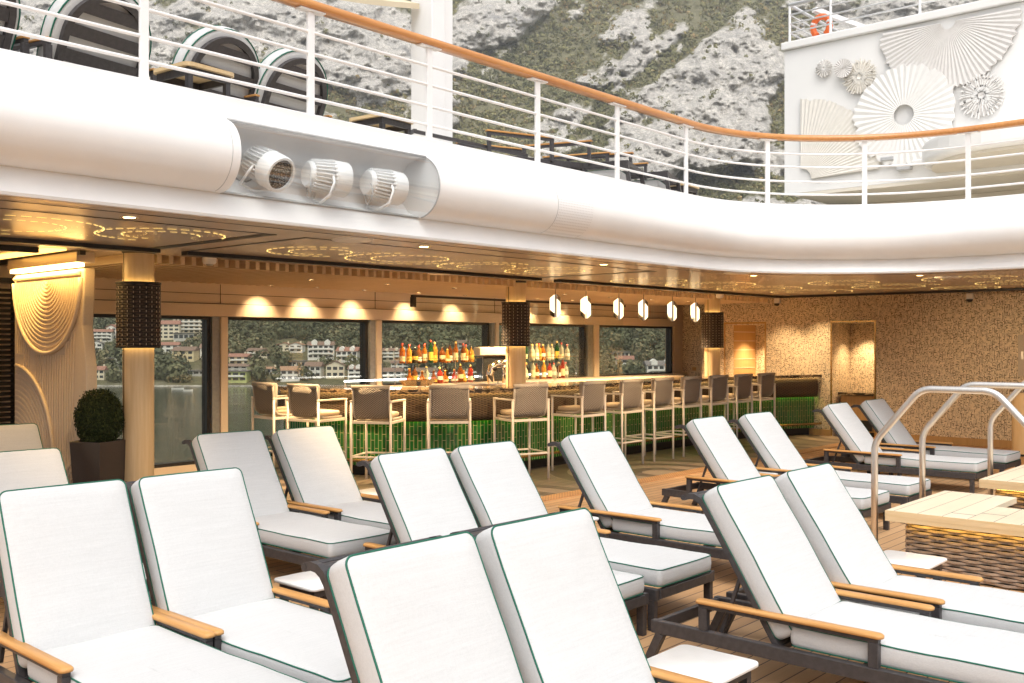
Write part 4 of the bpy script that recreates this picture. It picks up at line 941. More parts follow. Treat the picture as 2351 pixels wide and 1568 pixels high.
# planter with clipped ball
pn=thing('planter','tall dark bronze planter with clipped boxwood ball beside the oak column','planter',(3.985,8.19,0),R(20))
MB().loft([[(s*x_,s*y_,z) for x_,y_ in ((-1,-1),(1,-1),(1,1),(-1,1))] for s,z in ((.17,0.),(.225,.80),(.205,.80),(.20,.75))],True,True).build('pot',M['planter'],pn,bevel=.006)
pn.scale=(.73,.73,.97)
MB().tube([(0,0,.6),(.01,0,.80)],[.03,.02],8).build('stem',M['oakpanel'],pn)
MB().lathe([(0,.78),(.12,.80),(.20,.88),(.225,.99),(.20,1.10),(.12,1.18),(0,1.20)],20).build('inner_crown',M['box'],pn)
rr_=np.random.default_rng(4); NB=9000
d=rr_.normal(size=(NB,3)); d/=np.linalg.norm(d,axis=1)[:,None]; rad=.262*(1+.05*np.sin(d[:,0]*7+1)*np.sin(d[:,2]*6)+.02*rr_.normal(size=NB))*rr_.uniform(.86,1.03,NB); P_=d*rad[:,None]; P_[:,2]+=.985
a=rr_.normal(size=(NB,3)); a-=d*(a*d).sum(1)[:,None]*.5; a/=np.linalg.norm(a,axis=1)[:,None]; c_=np.cross(a,d+.8*rr_.normal(size=(NB,3))); c_/=np.linalg.norm(c_,axis=1)[:,None]
Ls=rr_.uniform(.008,.015,NB)[:,None]; vv=np.stack([P_-a*Ls,P_+c_*Ls*.6,P_+a*Ls,P_-c_*Ls*.6],1).reshape(-1,3)
bm_=MB(); bm_.v=[tuple(p) for p in vv]; bm_.f=[(4*i,4*i+1,4*i+2,4*i+3) for i in range(NB)]
fo=bm_.build('foliage',M['box'],pn); at=fo.data.attributes.new('tint','FLOAT','POINT'); at.data.foreach_set('value',np.repeat(np.clip(rr_.normal(.35,.3,NB),0,1),4).astype(np.float32))

# ------------------------------------------------------------------ mosaic wall with alcoves
XM=16.40
mw=thing('mosaic_wall','beige crackle mosaic wall with two tall recesses at the far end','wall'); 
b=MB()
b.box(XM,-6,0,XM+.3,6.47,2.55).box(XM,7.20,0,XM+.3,8.46,2.55).box(XM,9.25,0,XM+.3,9.75,2.55).box(XM,6.47,1.93,XM+.3,7.20,2.55).box(XM,8.46,1.93,XM+.3,9.25,2.55)
b.box(17.25,9.75,0,17.4,10.72,2.55)
b.box(XM+.75,6.3,0,XM+.8,7.4,2.2).box(XM+1.2,8.3,0,XM+1.25,9.4,2.2)
b.box(XM+.3,6.44,0,XM+.75,6.468,2.0).box(XM+.3,7.202,0,XM+.75,7.23,2.0).box(XM+.301,8.42,0,XM+1.2,8.458,2.0)
b.build('mosaic',M['mosaic'],mw)
MB().box(XM+.3,6.44,1.94,XM+.75,7.23,1.98).box(XM+.3,8.42,1.94,XM+1.2,9.3,1.98).build('recess_ceiling',M['soffit'],mw)
b=MB().box(XM+.02,9.27,0,XM+1.2,9.30,1.94); b.build('oak_panel',M['oakpanel'],mw)
b=MB()
for z in (.95,1.12,1.29,1.46,1.63,1.80): b.box(XM+.05,9.262,z,XM+1.15,9.2695,z+.012)
b.build('panel_inlay',M['warmstrip'] if False else M['lattice'],mw)
MB().box(XM-.02,-6,0,XM-.001,6.44,.11).box(XM-.02,7.22,0,XM-.001,8.44,.11).build('skirting',M['oakpanel'],mw)
for y0,y1 in ((6.47,7.20),(8.46,9.25)):
    MB().box(XM-.008,y0-.03,0,XM+.31,y0-.001,1.945).box(XM-.008,y1+.001,0,XM+.31,y1+.03,1.945).box(XM-.008,y0-.03,1.946,XM+.31,y1+.03,1.975).build('recess_frame',M['brass'] if y0<8 else M['oakpanel'],mw)
spot('recess_spot',(XM+.45,6.85,1.92),60,1.7,.8); spot('recess_spot',(XM+.75,8.85,1.92),110,1.9,.8)
sk=thing('service_station','small oak service cabinet with black top in the nearer recess','cabinet')
MB().box(XM+.24,6.52,.08,XM+.70,7.15,.70).build('body',M['oakpanel'],sk,bevel=.004); MB().box(XM+.18,6.50,.70,XM+.72,7.18,.75).build('top',M['marble'],sk,bevel=.006); MB().box(XM+.28,6.55,0,XM+.68,7.12,.079).build('plinth',M['black'],sk); MB().box(XM+.22,6.60,.10,XM+.239,7.08,.28).build('drawer',M['black'],sk)
for y,z,lab in ((8.2,2.30,'black eyed security camera under slats beside the bright wall cone'),(4.95,2.28,'black security camera high on the bare mosaic wall')):
    t=thing('security_camera',lab,'camera',(XM-.0,y,z)); MB().box(-.06,-.05,.0,-.001,.05,.10).build('mount',M['white_rail'],t,bevel=.01); MB().lathe([(0,-.05),(.03,-.042),(.045,-.02),(.045,.0)],16,(-.05,0,0)).build('dome',M['black'],t,True)
for i,(y,lab) in enumerate(((10.42,'nearest the last window'),(10.22,'between two others'),(10.02,'beside the far oak column'))):
    t=thing('wall_socket','pale framed socket plate on mosaic '+lab,'socket',(17.25,y,1.08),0,'socket plates'); MB().box(-.014,-.075,-.065,-.001,.075,.065).build('plate',M['cream'],t,bevel=.004); MB().box(-.018,-.045,-.035,-.0145,.045,.035).build('insert',M['oakpanel'],t)

# ------------------------------------------------------------------ bar
def bar_path(off):
    # plan of the bar front offset outward (towards the customers) by off
    r=1.8+off; pts=[(7.62-off,y) for y in (10.66,10.3,9.9)]
    pts+=[(9.42-r*math.cos(R(a)),9.9-r*math.sin(R(a))) for a in range(6,91,6)]
    pts+=[(x,8.1-off) for x in (10.5,11.6,12.7,13.8,14.7)]
    pts+=[(15.5,7.93-off),(16.38,7.52-off*.9)]
    return pts
br=thing('bar_counter','long curved bar with green tiled front, woven fascia and dark marble top','bar')
def wall_strip(off,secs,name,m,smooth=True,uvs=True):
    pts=bar_path(0); n=len(pts); P_=[bar_path(o) for o,_ in secs]; b=MB(); mm=len(secs); L=[0]
    for i in range(1,n): L.append(L[-1]+math.dist(pts[i],pts[i-1]))
    b.v=[(P_[k][i][0],P_[k][i][1],secs[k][1]) for i in range(n) for k in range(mm)]
    b.f=[((i+1)*mm+k,i*mm+k,i*mm+k+1,(i+1)*mm+k+1)[::-1] for i in range(n-1) for k in range(mm-1)]
    b.uv=[(L[i],secs[k][1]) for i in range(n) for k in range(mm)]
    return b.build(name,m,br,smooth)
wall_strip(0,[(-.10,0.),(-.10,.13)],'plinth',M['black']); wall_strip(0,[(-.12,.13),(0,.13),(0,.70)],'tile_front',M['tile'],False)
wall_strip(0,[(-.02,.695),(.05,.692),(.062,.668),(.085,.76),(.09,.84),(.075,.93),(.05,1.0)],'woven_fascia',M['weave_bar'])
def slab(o0,o1,z0,z1,name,m):
    A=bar_path(o0); B_=bar_path(o1); n=len(A); vs=[(x,y,z0) for x,y in A]+[(x,y,z0) for x,y in B_]+[(x,y,z1) for x,y in A]+[(x,y,z1) for x,y in B_]; fs=[]
    for i in range(n-1): fs+=[(i,n+i,n+i+1,i+1),(2*n+i,2*n+i+1,3*n+i+1,3*n+i),(i,i+1,2*n+i+1,2*n+i),(n+i,3*n+i,3*n+i+1,n+i+1)]
    fs+=[(0,2*n,3*n,n),(n-1,2*n-1,4*n-1,3*n-1)]
    return MB().add(vs,fs).build(name,m,br)
slab(-.55,.16,1.0,1.05,'counter_top',M['marble']); slab(-.5,-.13,.0,.99,'carcass',M['core'])
slab(.008,.035,.682,.688,'led_strip',M['greenled']); slab(.058,.072,.9965,.9992,'amber_strip',M['warmstrip'])
MB().tube([(x,y,.21) for x,y in bar_path(.14)],.02,10).build('foot_rail',M['brass'],br,True)
b=MB(); 
for x,y in bar_path(.07)[::3]: b.box(x-.008,y-.06,.195,x+.008,y+.06,.212)
b.build('rail_bracket',M['brass'],br)
bk=thing('back_counter','low back counter running under the windows behind the bar','counter'); MB().box(8.0,10.10,0,16.2,10.58,.95).build('cabinet',M['oakpanel'],bk); MB().box(7.95,10.06,.952,16.25,10.59,.985).build('top',M['beige'],bk,bevel=.004)
ld=thing('led_bar','white light bar along the back counter','light strip'); MB().box(8.1,10.02,1.10,12.4,10.04,1.118).build('tube',glow('white_led_bar',(1,.95,.88),6.),ld); 
b=MB()
for x in (8.1,9.5,11.,12.35): b.box(x,10.024,.985,x+.015,10.036,1.10)
b.build('support',M['steel'],ld)
# glass screen with black rail
gs=thing('glass_screen','frameless glass screen hung from a thin black rail behind the bar','screen')
xs=[8.72,9.38,10.1,10.8,11.5,12.3,13.35]
for a,c in zip(xs,xs[1:]): MB().box(a+.004,9.40,1.06,c-.004,9.412,2.18).build('panel',M['clear'],gs)
MB().box(8.68,9.39,2.185,13.4,9.42,2.215).build('top_rail',M['black'],gs); MB().box(8.68,9.38,2.06,8.74,9.43,2.184).build('end_clamp',M['black'],gs)
# shelves and bottles
def shelf(x0,x1,label):
    t=thing('bottle_shelf',label,'shelf'); MB().box(x0,9.62,1.318,x1,9.90,1.328).build('glass_shelf',M['clear'],t)
    MB().tube([(x0+.03,9.63,1.39),(x1-.03,9.63,1.39)],.004,6).build('guard_rail',M['brass'],t)
    n=4
    for i in range(n):
        x=x0+.05+(x1-x0-.1)*i/(n-1); MB().tube([(x,9.63,1.05),(x,9.63,1.41)],.006,8).build('post',M['chrome'],t)
        MB().tube([(x,9.88,1.05),(x,9.88,1.33)],.006,8).build('post',M['chrome'],t)
shelf(8.55,10.30,'glass shelf of amber bottles before the middle oak column'); shelf(11.0,12.45,'glass shelf of clear and green bottles behind the middle column')
MB_b={}
def bottle_mesh(kind):
    if kind in MB_b: return MB_b[kind]
    pr={0:[(0,0),(.036,0),(.038,.01),(.038,.17),(.030,.20),(.013,.225),(.012,.27)],1:[(0,0),(.042,0),(.044,.01),(.044,.13),(.036,.17),(.014,.20),(.013,.25)],2:[(0,0),(.034,0),(.036,.01),(.036,.19),(.014,.24),(.012,.30)],3:[(0,0),(.046,0),(.048,.02),(.040,.09),(.018,.14),(.014,.20)]}[kind]
    top_=pr[-1][1]; r=max(p[0] for p in pr)
    MB_b[kind]=(MB().lathe(pr,16),MB().lathe([(.0135,top_-.022),(.014,top_+.010),(0,top_+.010)],12),MB().lathe([(r+.0008,(.03,.055,.035,.028)[kind]),(r+.0008,(.10,.115,.145,.062)[kind])],16),top_); return MB_b[kind]
_mc={}
def bottle(x,y,z,kind,ci,li,pi_,label,group,sp=False):
    t=thing('bottle',label,'bottle',(x,y,z),random.uniform(0,6),group); g,c,l,tp=bottle_mesh(kind)
    def mk(nm,b,m):
        k=(nm,kind,m.name)
        if k not in _mc: _mc[k]=b.mesh(nm,m,True)
        o=bpy.data.objects.new(nm,_mc[k]); COL.objects.link(o); o.parent=t
    t.scale=(1,1,random.uniform(.82,1.02)); mk('glass_body',g,BOT[ci]); mk('label_band',l,LAB[li]); mk('cap',c,CAP[pi_])
    if sp:
        MB().tube([(0,0,tp),(0,0,tp+.03),(.015,0,tp+.055)],.004,6).build('pourer',M['chrome'],t)
A=['amber','dark amber','green','golden','black','clear','red']
seq=[(0,0,0,0),(0,3,1,0),(1,4,1,1),(0,1,2,0),(2,0,0,0),(2,2,1,0),(0,3,1,2),(1,1,0,1),(3,3,0,2),(0,1,2,1),(2,0,0,2),(2,1,0,0),(0,3,0,0),(1,3,1,1)]
for i,(k,c,l,p) in enumerate(seq):
    nb='at the tray end' if i==0 else 'beside the coffee machine' if i==len(seq)-1 else 'between %s and %s'%(A[seq[i-1][1]],A[seq[i+1][1]])
    bottle(8.83+i*.102,9.76+random.uniform(-.04,.04),1.329,k,c,l,p,'%s bottle, %s label, %s cap, amber shelf, %s'%(A[c],['cream','yellow','pale'][l],['red','black','gold'][p],nb),'bottles on the amber shelf',i==7)
seq2=[(0,6,0,1),(2,2,2,1),(0,2,0,2),(1,5,0,2),(2,5,2,2),(0,3,1,0),(1,0,2,2),(2,5,0,1),(0,5,2,2),(2,2,1,2),(0,5,0,0),(1,5,2,0)]
for i,(k,c,l,p) in enumerate(seq2):
    nb='next to the column' if i==0 else 'last on the shelf' if i==len(seq2)-1 else 'between %s and %s'%(A[seq2[i-1][1]],A[seq2[i+1][1]])
    bottle(11.12+i*.108,9.76+random.uniform(-.04,.04),1.329,k,c,l,p,'%s bottle, %s label, %s cap, far glass shelf, %s'%(A[c],['cream','yellow','pale'][l],['red','black','gold'][p],nb),'bottles on the far shelf',i%3==0)
Q=[5,0,5,4,5,0,3,6,5,1,6,5]
for i,c in enumerate(Q):
    bottle(11.0+i*.115,9.72+random.uniform(-.05,.05),1.051,[0,2,1][i%3],c,[2,0,2][i%3],[2,1,0][i%3],'%s pouring bottle, %s cap, below the far shelf, %s'%(A[c],['gold','black','red'][i%3],'next to the column' if i==0 else 'last of its row' if i==11 else 'between %s and %s'%(A[Q[i-1]],A[Q[i+1]])),'pouring bottles on the counter',i%2==0)
Q=[0,1,0,5,1,6,0,4,6,1,3,6,4]
for i,c in enumerate(Q):
    bottle(8.95+i*.10,9.72+random.uniform(-.05,.05),1.051,[3,1,3,0][i%4],c,i%3,[2,1,2][i%3],'%s %s under the amber shelf, %s'%(A[c],['squat decanter','tall decanter'][i%2],'beside the black tray' if i==0 else 'at the coffee machine end' if i==12 else 'between %s and %s'%(A[Q[i-1]],A[Q[i+1]])),'bottles under the amber shelf')
cm=thing('coffee_machine','dark coffee machine with white hood and chrome group heads beside the column','coffee machine',(10.72,9.85,1.05),R(-35))
MB().box(-.22,-.2,0,.22,.22,.36).build('body',M['black'],cm,bevel=.02); 
rings=[[(x_*s,y_*s,z) for x_,y_ in ((-.26,-.24),(.26,-.24),(.26,.24),(-.26,.24))] for s,z in ((.95,.36),(1.,.38),(1.,.47),(.97,.49))]; MB().loft(rings).build('hood',M['beige'],cm,bevel=.02)
ta=thing('beer_tap','chrome dispensing head with two round dials standing on the bar','dispenser',(10.05,9.15,1.05),R(-35))
b=MB().tube([(-.10,0,0),(-.12,0,.12),(-.09,0,.22),(-.02,0,.26),(.10,0,.27)],[.05,.05,.055,.055,.05],12); b.build('arch',M['chrome'],ta,True); MB().tube([(.10,.0,.27),(.11,0,.12),(.10,0,.0)],[.05,.045,.05],12).build('arch',M['chrome'],ta,True)
for x_ in (-.06,.10): MB().lathe([(0,.012),(.03,.010),(.035,0)],16).xf(Matrix.Translation((x_,-.055,.20))@Matrix.Rotation(PI/2,4,'X')).build('dial',M['black'],ta,True)
tr_=thing('tray','black folded tray box on the bar below the shelf end','tray',(8.72,9.35,1.05),R(-30)); MB().loft([[(x_*s,y_*.6,z) for x_,y_ in ((-.2,-.2),(.2,-.2),(.2,.2),(-.2,.2))] for s,z in ((.75,0),(1.1,.075),(1.05,.075),(.7,.01))]).build('tray_body',M['brass'],tr_); MB().lathe([(.001,0),(.035,.01),(.035,.06)],14).xf(Matrix.Translation((.0,-.10,.0))).build('cup',M['black'],tr_)

# pendants
def pendant(x,y,label):
    t=thing('pendant_lamp',label,'pendant lamp',(x,y,2.09),TH-PI/2+R(8),'pendant lamps over the bar')
    MB().tube([(0,0,.15),(0,0,ZS-2.09)],.004,6).build('cord',M['black'],t); MB().bar((0,-.008,-.155),(0,-.008,.155),.030,.02,(0,1,0)).build('spine',M['steel'],t)
    # two folded glowing leaves, each closed by a chrome facet, the second turned upside down
    for s_ in (-1,1):
        def leaf(q,nm,m):
            vs=[(s_*a,d,-s_*c) for a,d,c in q]+[(s_*a,d+.02,-s_*c) for a,d,c in q]
            MB().add(vs,[(0,1,2,3),(7,6,5,4),(0,4,5,1),(1,5,6,2),(2,6,7,3),(3,7,4,0)]).build(nm,m,t)
        leaf([(.017,-.02,-.095),(.070,.015,-.045),(.070,.015,.105),(.017,-.02,.150)],'diffuser',M['pend'])
        leaf([(.017,-.02,-.158),(.070,.015,-.115),(.070,.015,-.048),(.017,-.02,-.098)],'cap',M['chrome'])
for x,lab in ((10.30,'largest looking, next to the middle oak column'),(10.97,'second one from the middle oak column'),(11.75,'third one from the middle oak column'),(12.38,'just before the last two'),(13.17,'second from the far oak column'),(13.85,'nearest the far oak column and mosaic')):
    pendant(x,8.35,'folded glowing pendant over the bar, '+lab)

# ------------------------------------------------------------------ bar stools
def make_stool():
    t=thing('bar_stool','','bar stool')
    for x in (-.235,.235): 
        MB().tube([(x,0,0),(x,0,.925)],.0155,10).build('leg',M['stoolmetal'],t,True); MB().tube([(x,.47,0),(x,.47,.925)],.0155,10).build('leg',M['stoolmetal'],t,True)
        MB().box(x-.016,-.0155,.925,x+.016,.4855,.945).build('armrest',M['stoolmetal'],t,bevel=.004)
    MB().box(-.219,-.012,.685,.219,.012,.715).box(-.219,.458,.685,.219,.482,.715).box(-.247,.016,.685,-.223,.454,.715).box(.223,.016,.685,.247,.454,.715).build('seat_frame',M['stoolmetal'],t,bevel=.003)
    MB().box(-.219,-.01,.30,.219,.01,.32).box(-.219,.46,.30,.219,.48,.32).box(-.245,.016,.30,-.225,.454,.32).box(.225,.016,.30,.245,.454,.32).build('footrest',M['stoolmetal'],t,bevel=.003)
    # woven shell: rises from the seat, round at the heel, gently curved
    prof_=[(.42,.735),(.25,.73),(.13,.735),(.07,.75),(.035,.785),(.02,.83),(.012,.90),(.005,1.0),(-.005,1.09)]
    nx=12; b=MB(); w=.205
    for y,z in prof_:
        for i in range(nx+1):
            u=-1+2*i/nx; b.v.append((u*w,y+.025*(1-u*u)*-1*(z-.73)/.4,z))
    m=nx+1; f=[(j*m+i,j*m+i+1,(j+1)*m+i+1,(j+1)*m+i) for j in range(len(prof_)-1) for i in range(nx)]; b.f=f
    sh=b.build('woven_back',M['rope'],t,True); sm=sh.modifiers.new('solid','SOLIDIFY'); sm.thickness=.012; sm.offset=0
    b=MB()
    for s in (-1,1): b.tube([(s*(w+.008),y,z) for y,z in prof_],.014,8)
    b.bar((-.225,-.008,1.10),(.225,-.008,1.10),.035,.045); b.build('back_rim',M['taupe'],t,True)
    cu,pp_=cushion(.38,.36,.055,.04,5,.01); T=Matrix.Translation((0,.255,.80)); cu.xf(T).build('seat_cushion',M['tan'],t,True)
    cu,pp_=cushion(.37,.33,.05,.04,6,.01); T=Matrix.Translation((0,.085,.95))@Matrix.Rotation(R(-92),4,'X'); cu.xf(T).build('back_cushion',M['taupe'],t,True)
    return t
STOOLS=[((6.95,10.40),(6.97,9.90),-3,'bar stool against the windows, half hidden behind its neighbour'),((6.95,9.66),(7.04,9.17),10,'bar stool facing the window end of the bar, second from the windows'),((7.19,8.81),(7.43,8.37),28.7,'bar stool on the bar corner with one arm and tan seat showing'),((7.74,8.13),(8.09,7.78),45,'bar stool seen square from behind, back filling the view'),((8.55,7.58),(9.02,7.40),69,'bar stool just below the middle oak column'),((9.63,7.40),(10.13,7.40),90,'bar stool with a long tan seat showing, first of the straight row'),((10.48,7.41),(10.98,7.41),90,'bar stool whose feet show over the reclined lounger back'),((11.25,7.43),(11.75,7.43),90,'bar stool below the third pendant lamp'),((11.99,7.43),(12.49,7.43),90,'bar stool below the last window'),((12.75,7.43),(13.25,7.43),90,'bar stool standing in front of the far oak column base'),((13.5,7.43),(14.0,7.43),90,'bar stool second from the mosaic end of the row'),((14.25,7.43),(14.75,7.43),90,'bar stool closest to the mosaic wall')]
proto=None
for a,c,ang,lab in STOOLS:
    o=make_stool() if proto is None else copy_tree(proto); proto=proto or o
    o.location=((a[0]+c[0])/2,(a[1]+c[1])/2,.004); o.rotation_euler=(0,0,R(ang-90)); tag(o,lab,'bar stool','bar stools round the bar')

# ------------------------------------------------------------------ loungers
_lm={}
def part(nm,key,fn,m,parent,smooth=False,bevel=0.,loc=None,rot=None):
    if key not in _lm: _lm[key]=fn().mesh(nm,m,smooth)
    o=bpy.data.objects.new(nm,_lm[key]); COL.objects.link(o); o.parent=parent
    if bevel: b=o.modifiers.new('bevel','BEVEL'); b.width=bevel; b.segments=2; b.limit_method='ANGLE'; b.angle_limit=R(40)
    if loc: o.location=loc
    if rot: o.rotation_euler=rot
    return o
def frame_fn():
    b=MB()
    for s in (-1,1): b.box(s*.30-.019,-1.20,.170,s*.30+.019,.71,.234)
    for y in (-1.19,.69): b.box(-.28,y-.015,.175,.28,y+.015,.230)
    for y in (-.75,-.35,.06): b.box(-.28,y-.02,.20,.28,y+.02,.225)
    return b
def leg_foot(): return MB().box(-.019,-.022,0,.019,.022,.1695)
def leg_head(): return MB().bar((0,0,.172),(0,.085,.0),.038,.045,(0,1,0))
def arm_fn(): return MB().bar((0,-.40,.234),(0,-.40,.340),.034,.045,(0,1,0)).bar((0,.42,.234),(0,.42,.340),.034,.045,(0,1,0)).box(-.017,-.4225,.3405,.017,.4425,.3605)
def cap_fn():
    pts=rrect(.056,.90,.024,4,0,0,.01); return MB().loft([[(x,y,.361) for x,y,z in pts],[(x,y,.372) for x,y,z in pts],[(x*.8,.01+(y-.01)*.985,.3785) for x,y,z in pts]])
def seat_pair(seed):
    cu,pp=cushion(.565,1.20,.098,.030,seed,.008); return cu,pp
def backframe_fn():
    b=MB(); pr=[(-.10,-.112),(.2,-.112),(.5,-.112),(.635,-.113),(.67,-.120),(.695,-.137),(.71,-.160),(.717,-.190)]
    sec=[]
    for s in (-1,1): b.sweep([(s*.272,y,z) for y,z in pr],[(-.014,-.012),(.014,-.012),(.014,.012),(-.014,.012)],up=(1,0,0))
    vs=[]; 
    for y,z in pr:
        vs+=[(-.258,y,z+.003),(.258,y,z+.003),(.258,y,z-.003),(-.258,y,z-.003)]
    n=len(pr); fs=[(i*4+k,i*4+(k+1)%4,(i+1)*4+(k+1)%4,(i+1)*4+k) for i in range(n-1) for k in range(4)]+[(3,2,1,0),tuple(range(4*n-4,4*n))]
    b.add(vs,fs); b.tube([(-.286,.718,-.192),(.286,.718,-.192)],.013,8); return b
def lounger(x,y,ang,label,seed,group,rz=0.):
    t=thing('sun_lounger',label,'sun lounger',(x,y,0),rz,group)
    part('frame','fr',frame_fn,M['dark'],t,bevel=.004)
    for s in (-1,1):
        part('leg','lf',leg_foot,M['dark'],t,bevel=.003,loc=(s*.30,-1.165,0)); part('leg','lh',leg_head,M['dark'],t,bevel=.003,loc=(s*.30,.66,0))
        a=part('armrest','ar',arm_fn,M['dark'],t,bevel=.003,loc=(s*.30,0,0)); part('armrest_cap','ac',cap_fn,M['teak_y'],a,True)
    k=seed%8
    cu=part('seat_cushion','sc%d'%k,lambda:seat_pair(20+k)[0],M['fabric'],t,True,loc=(0,-.605,.334)); part('piping','sp%d'%k,lambda:seat_pair(20+k)[1],M['piping'],cu,True)
    def bp(i):
        cu,pp=cushion(.565,.74,.105,.034,40+k,.009); T=Matrix.Translation((0,.315,0)); return (cu,pp)[i].xf(T)
    rot=(R(ang),0,0); P0=(0,.0,.345)
    bc=part('back_cushion','bc%d'%k,lambda:bp(0),M['fabric'],t,True,loc=P0,rot=rot); part('piping','bp%d'%k,lambda:bp(1),M['piping'],bc,True)
    part('back_frame','bf',backframe_fn,M['dark'],t,loc=P0,rot=rot)
    A=R(ang)
    def strut():
        b=MB(); d=Vector((0,math.cos(A),math.sin(A))); nn=Vector((0,-math.sin(A),math.cos(A))); p=Vector((0,0,.345))+d*.27-nn*.125
        return b.bar(p,(0,p.y+.10,.225),.016,.016)
    for s in (-1,1): part('back_strut','st%s'%ang,strut,M['dark'],t,loc=(s*.255,0,0))
    return t
GA='sun loungers on the pool deck'
LOUNGERS=[(2.00,4.16,65,'white sun lounger whose near arm runs out at the lower corner of the photo'),
(2.64,4.16,64,'white sun lounger touching arms with the lowest corner one, in front of the oak column'),
(2.19,2.06,63,'closest white sun lounger, its back rising from the bottom edge, seat out of view'),
(2.84,2.06,63,'white sun lounger behind the closest back, with the small bottom edge table beside it'),
(4.21,6.21,58.5,'white sun lounger just in front of the second window, foot end fully visible'),
(4.92,6.21,56.5,'white sun lounger with a small table beside its arm, below the first bar stools'),
(4.26,4.25,57.5,'white sun lounger in the middle row with an open teak arm over charcoal frame'),
(4.96,4.25,56.6,'white sun lounger in the middle row whose square foot corner juts over the planks'),
(6.15,4.25,55,'single white sun lounger below the square bar stools, small table beside its arm'),
(4.45,2.035,57.6,'white sun lounger with long teak arm and bare frame nearest the wicker pool box'),
(5.19,2.035,56.4,'white sun lounger between its twin and the wicker pool box table'),
(8.22,4.42,54,'white sun lounger with bare charcoal frame end before the ring pattern floor'),
(9.22,4.42,53,'white sun lounger below the bar end, foot beside the first pool handrail'),
(11.28,4.47,53,'far white sun lounger with two teak arms near the mosaic recess'),
(12.38,4.47,53,'farthest white sun lounger, hard by the bare mosaic wall'),
(2.60,6.10,58,'white sun lounger cut by the photo edge, back below the sand screen'),
(3.28,8.05,60,'shaded sun lounger back under the ceiling before the louvre')]
for i,(x,y,a,lab) in enumerate(LOUNGERS): lounger(x,y,a,lab,i,GA,R(((i*37)%11-5)*.16))
# side tables
def table_top():
    o=rrect(.36,.36,.035,4); return MB().loft([[(p[0]*s,p[1]*s,z) for p in o] for s,z in ((.97,.322),(1.,.326),(1.,.337),(.985,.341))])
def apron(): return MB().box(-.15,-.15,.285,.15,-.12,.3215).box(-.15,.12,.285,.15,.15,.3215).box(-.15,-.119,.285,-.12,.119,.3215).box(.12,-.119,.285,.15,.119,.3215)
for x,y,lab in ((3.31,4.31,'low white table squeezed behind the closest lounger back'),(3.42,2.05,'low white table at the bottom edge of the photo'),(5.88,2.13,'low white table against the wicker pool box'),(5.56,6.45,'low white table in front of the bar corner stool'),(5.62,4.46,'low white table beside the single lounger'),(8.72,4.62,'low white table between the two loungers below the bar end'),(11.84,4.55,'farthest low white table, between the two loungers by the mosaic'),(3.34,6.40,'low white table mostly hidden behind the oak column side lounger')):
    t=thing('side_table',lab,'side table',(x,y,0),0,'white side tables between the loungers')
    part('table_top','tt',table_top,M['white_top'],t,True); part('apron','ta',apron,M['dark'],t)
    for sx in (-1,1):
        for sy in (-1,1): part('leg','tl',lambda:MB().box(-.016,-.02,0,.016,.02,.284),M['dark'],t,loc=(sx*.134,sy*.13,0))

# ------------------------------------------------------------------ pool boxes and handrails
def wicker(b,p0,p1,z0,z1,nrm,rows,per=.215):
    p0=Vector(p0);p1=Vector(p1);L=(p1-p0).length;d=(p1-p0)/L;N=Vector(nrm);hh=(z1-z0)/rows; n=int(L/.027)
    for j in range(rows):
        ph=PI*(j%2); zc=z0+hh*(j+.5)
        pts=[]
        for i in range(n+1):
            s_=L*i/n; pts.append(p0+d*s_+N*(.013*math.sin(2*PI*s_/per+ph))+Vector((0,0,zc)))
        b.sweep(pts,[(-.006,-hh*.36),(.006,-hh*.36),(.006,hh*.36),(-.006,hh*.36)])
def poolbox(x0,x1,label,notch):
    t=thing('pool_step',label,'pool step'); zt=.45; y1=2.62; y0=-3.0
    if notch: poly=[(x0,y1),(x0,y0),(x1,y0),(x1,1.35),(x1-.55,1.35),(x1-.55,2.10),(x1,2.10),(x1,y1)]
    else: poly=[(x0,y1),(x0,y0),(x1,y0),(x1,y1)]
    tp=MB().prism(poly,zt-.045,zt).build('teak_top',M['teak_top'],t,bevel=.004)
    MB().box(x0-.003,y0,zt-.075,x0+.06,y1+.003,zt-.046).build('edge_board',M['teak_edge'],t)
    e=MB().box(x0-.004,y0,zt-.0455,x0+.001,y1+.004,zt-.002).build('edge_strip',M['teak_edge'],t)
    MB().box(x0+.16,y0+.1,0,x1-.1,y1-.12,zt-.076).build('core',M['core'],t)
    b=MB(); wicker(b,(x0+.13,y0+.1,0),(x0+.13,y1-.10,0),.01,zt-.08,(-1,0,0),17); b.build('wicker_side',M['strand'],t)
    b=MB(); wicker(b,(x0+.14,y1-.09,0),(x1-.1,y1-.09,0),.01,zt-.08,(0,1,0),17); b.build('wicker_end',M['strand'],t)
    MB().box(x0+.065,y0+.1,zt-.085,x0+.095,y1-.12,zt-.0765).build('led_strip',glow('amber_step_led',(1,.58,.10),8.),t)
    if notch: MB().box(x1-.549,1.351,.20,x1,2.099,.24).build('inner_step',M['teak_top'],t)
poolbox(6.84,8.04,'teak topped pool step with brown wicker side nearest the loungers',True); poolbox(8.92,10.4,'teak topped pool step with wicker side behind the nearer one',False)
def bend(pts,r,n=6):
    out=[pts[0]]
    for i in range(1,len(pts)-1):
        p=Vector(pts[i]); a=Vector(pts[i-1])-p; c=Vector(pts[i+1])-p; rr=min(r,a.length*.45,c.length*.45); A=p+a.normalized()*rr; C=p+c.normalized()*rr
        out+=[tuple((1-t)**2*A+2*t*(1-t)*p+t*t*C) for t in [k/n for k in range(n+1)]]
    return out+[pts[-1]]
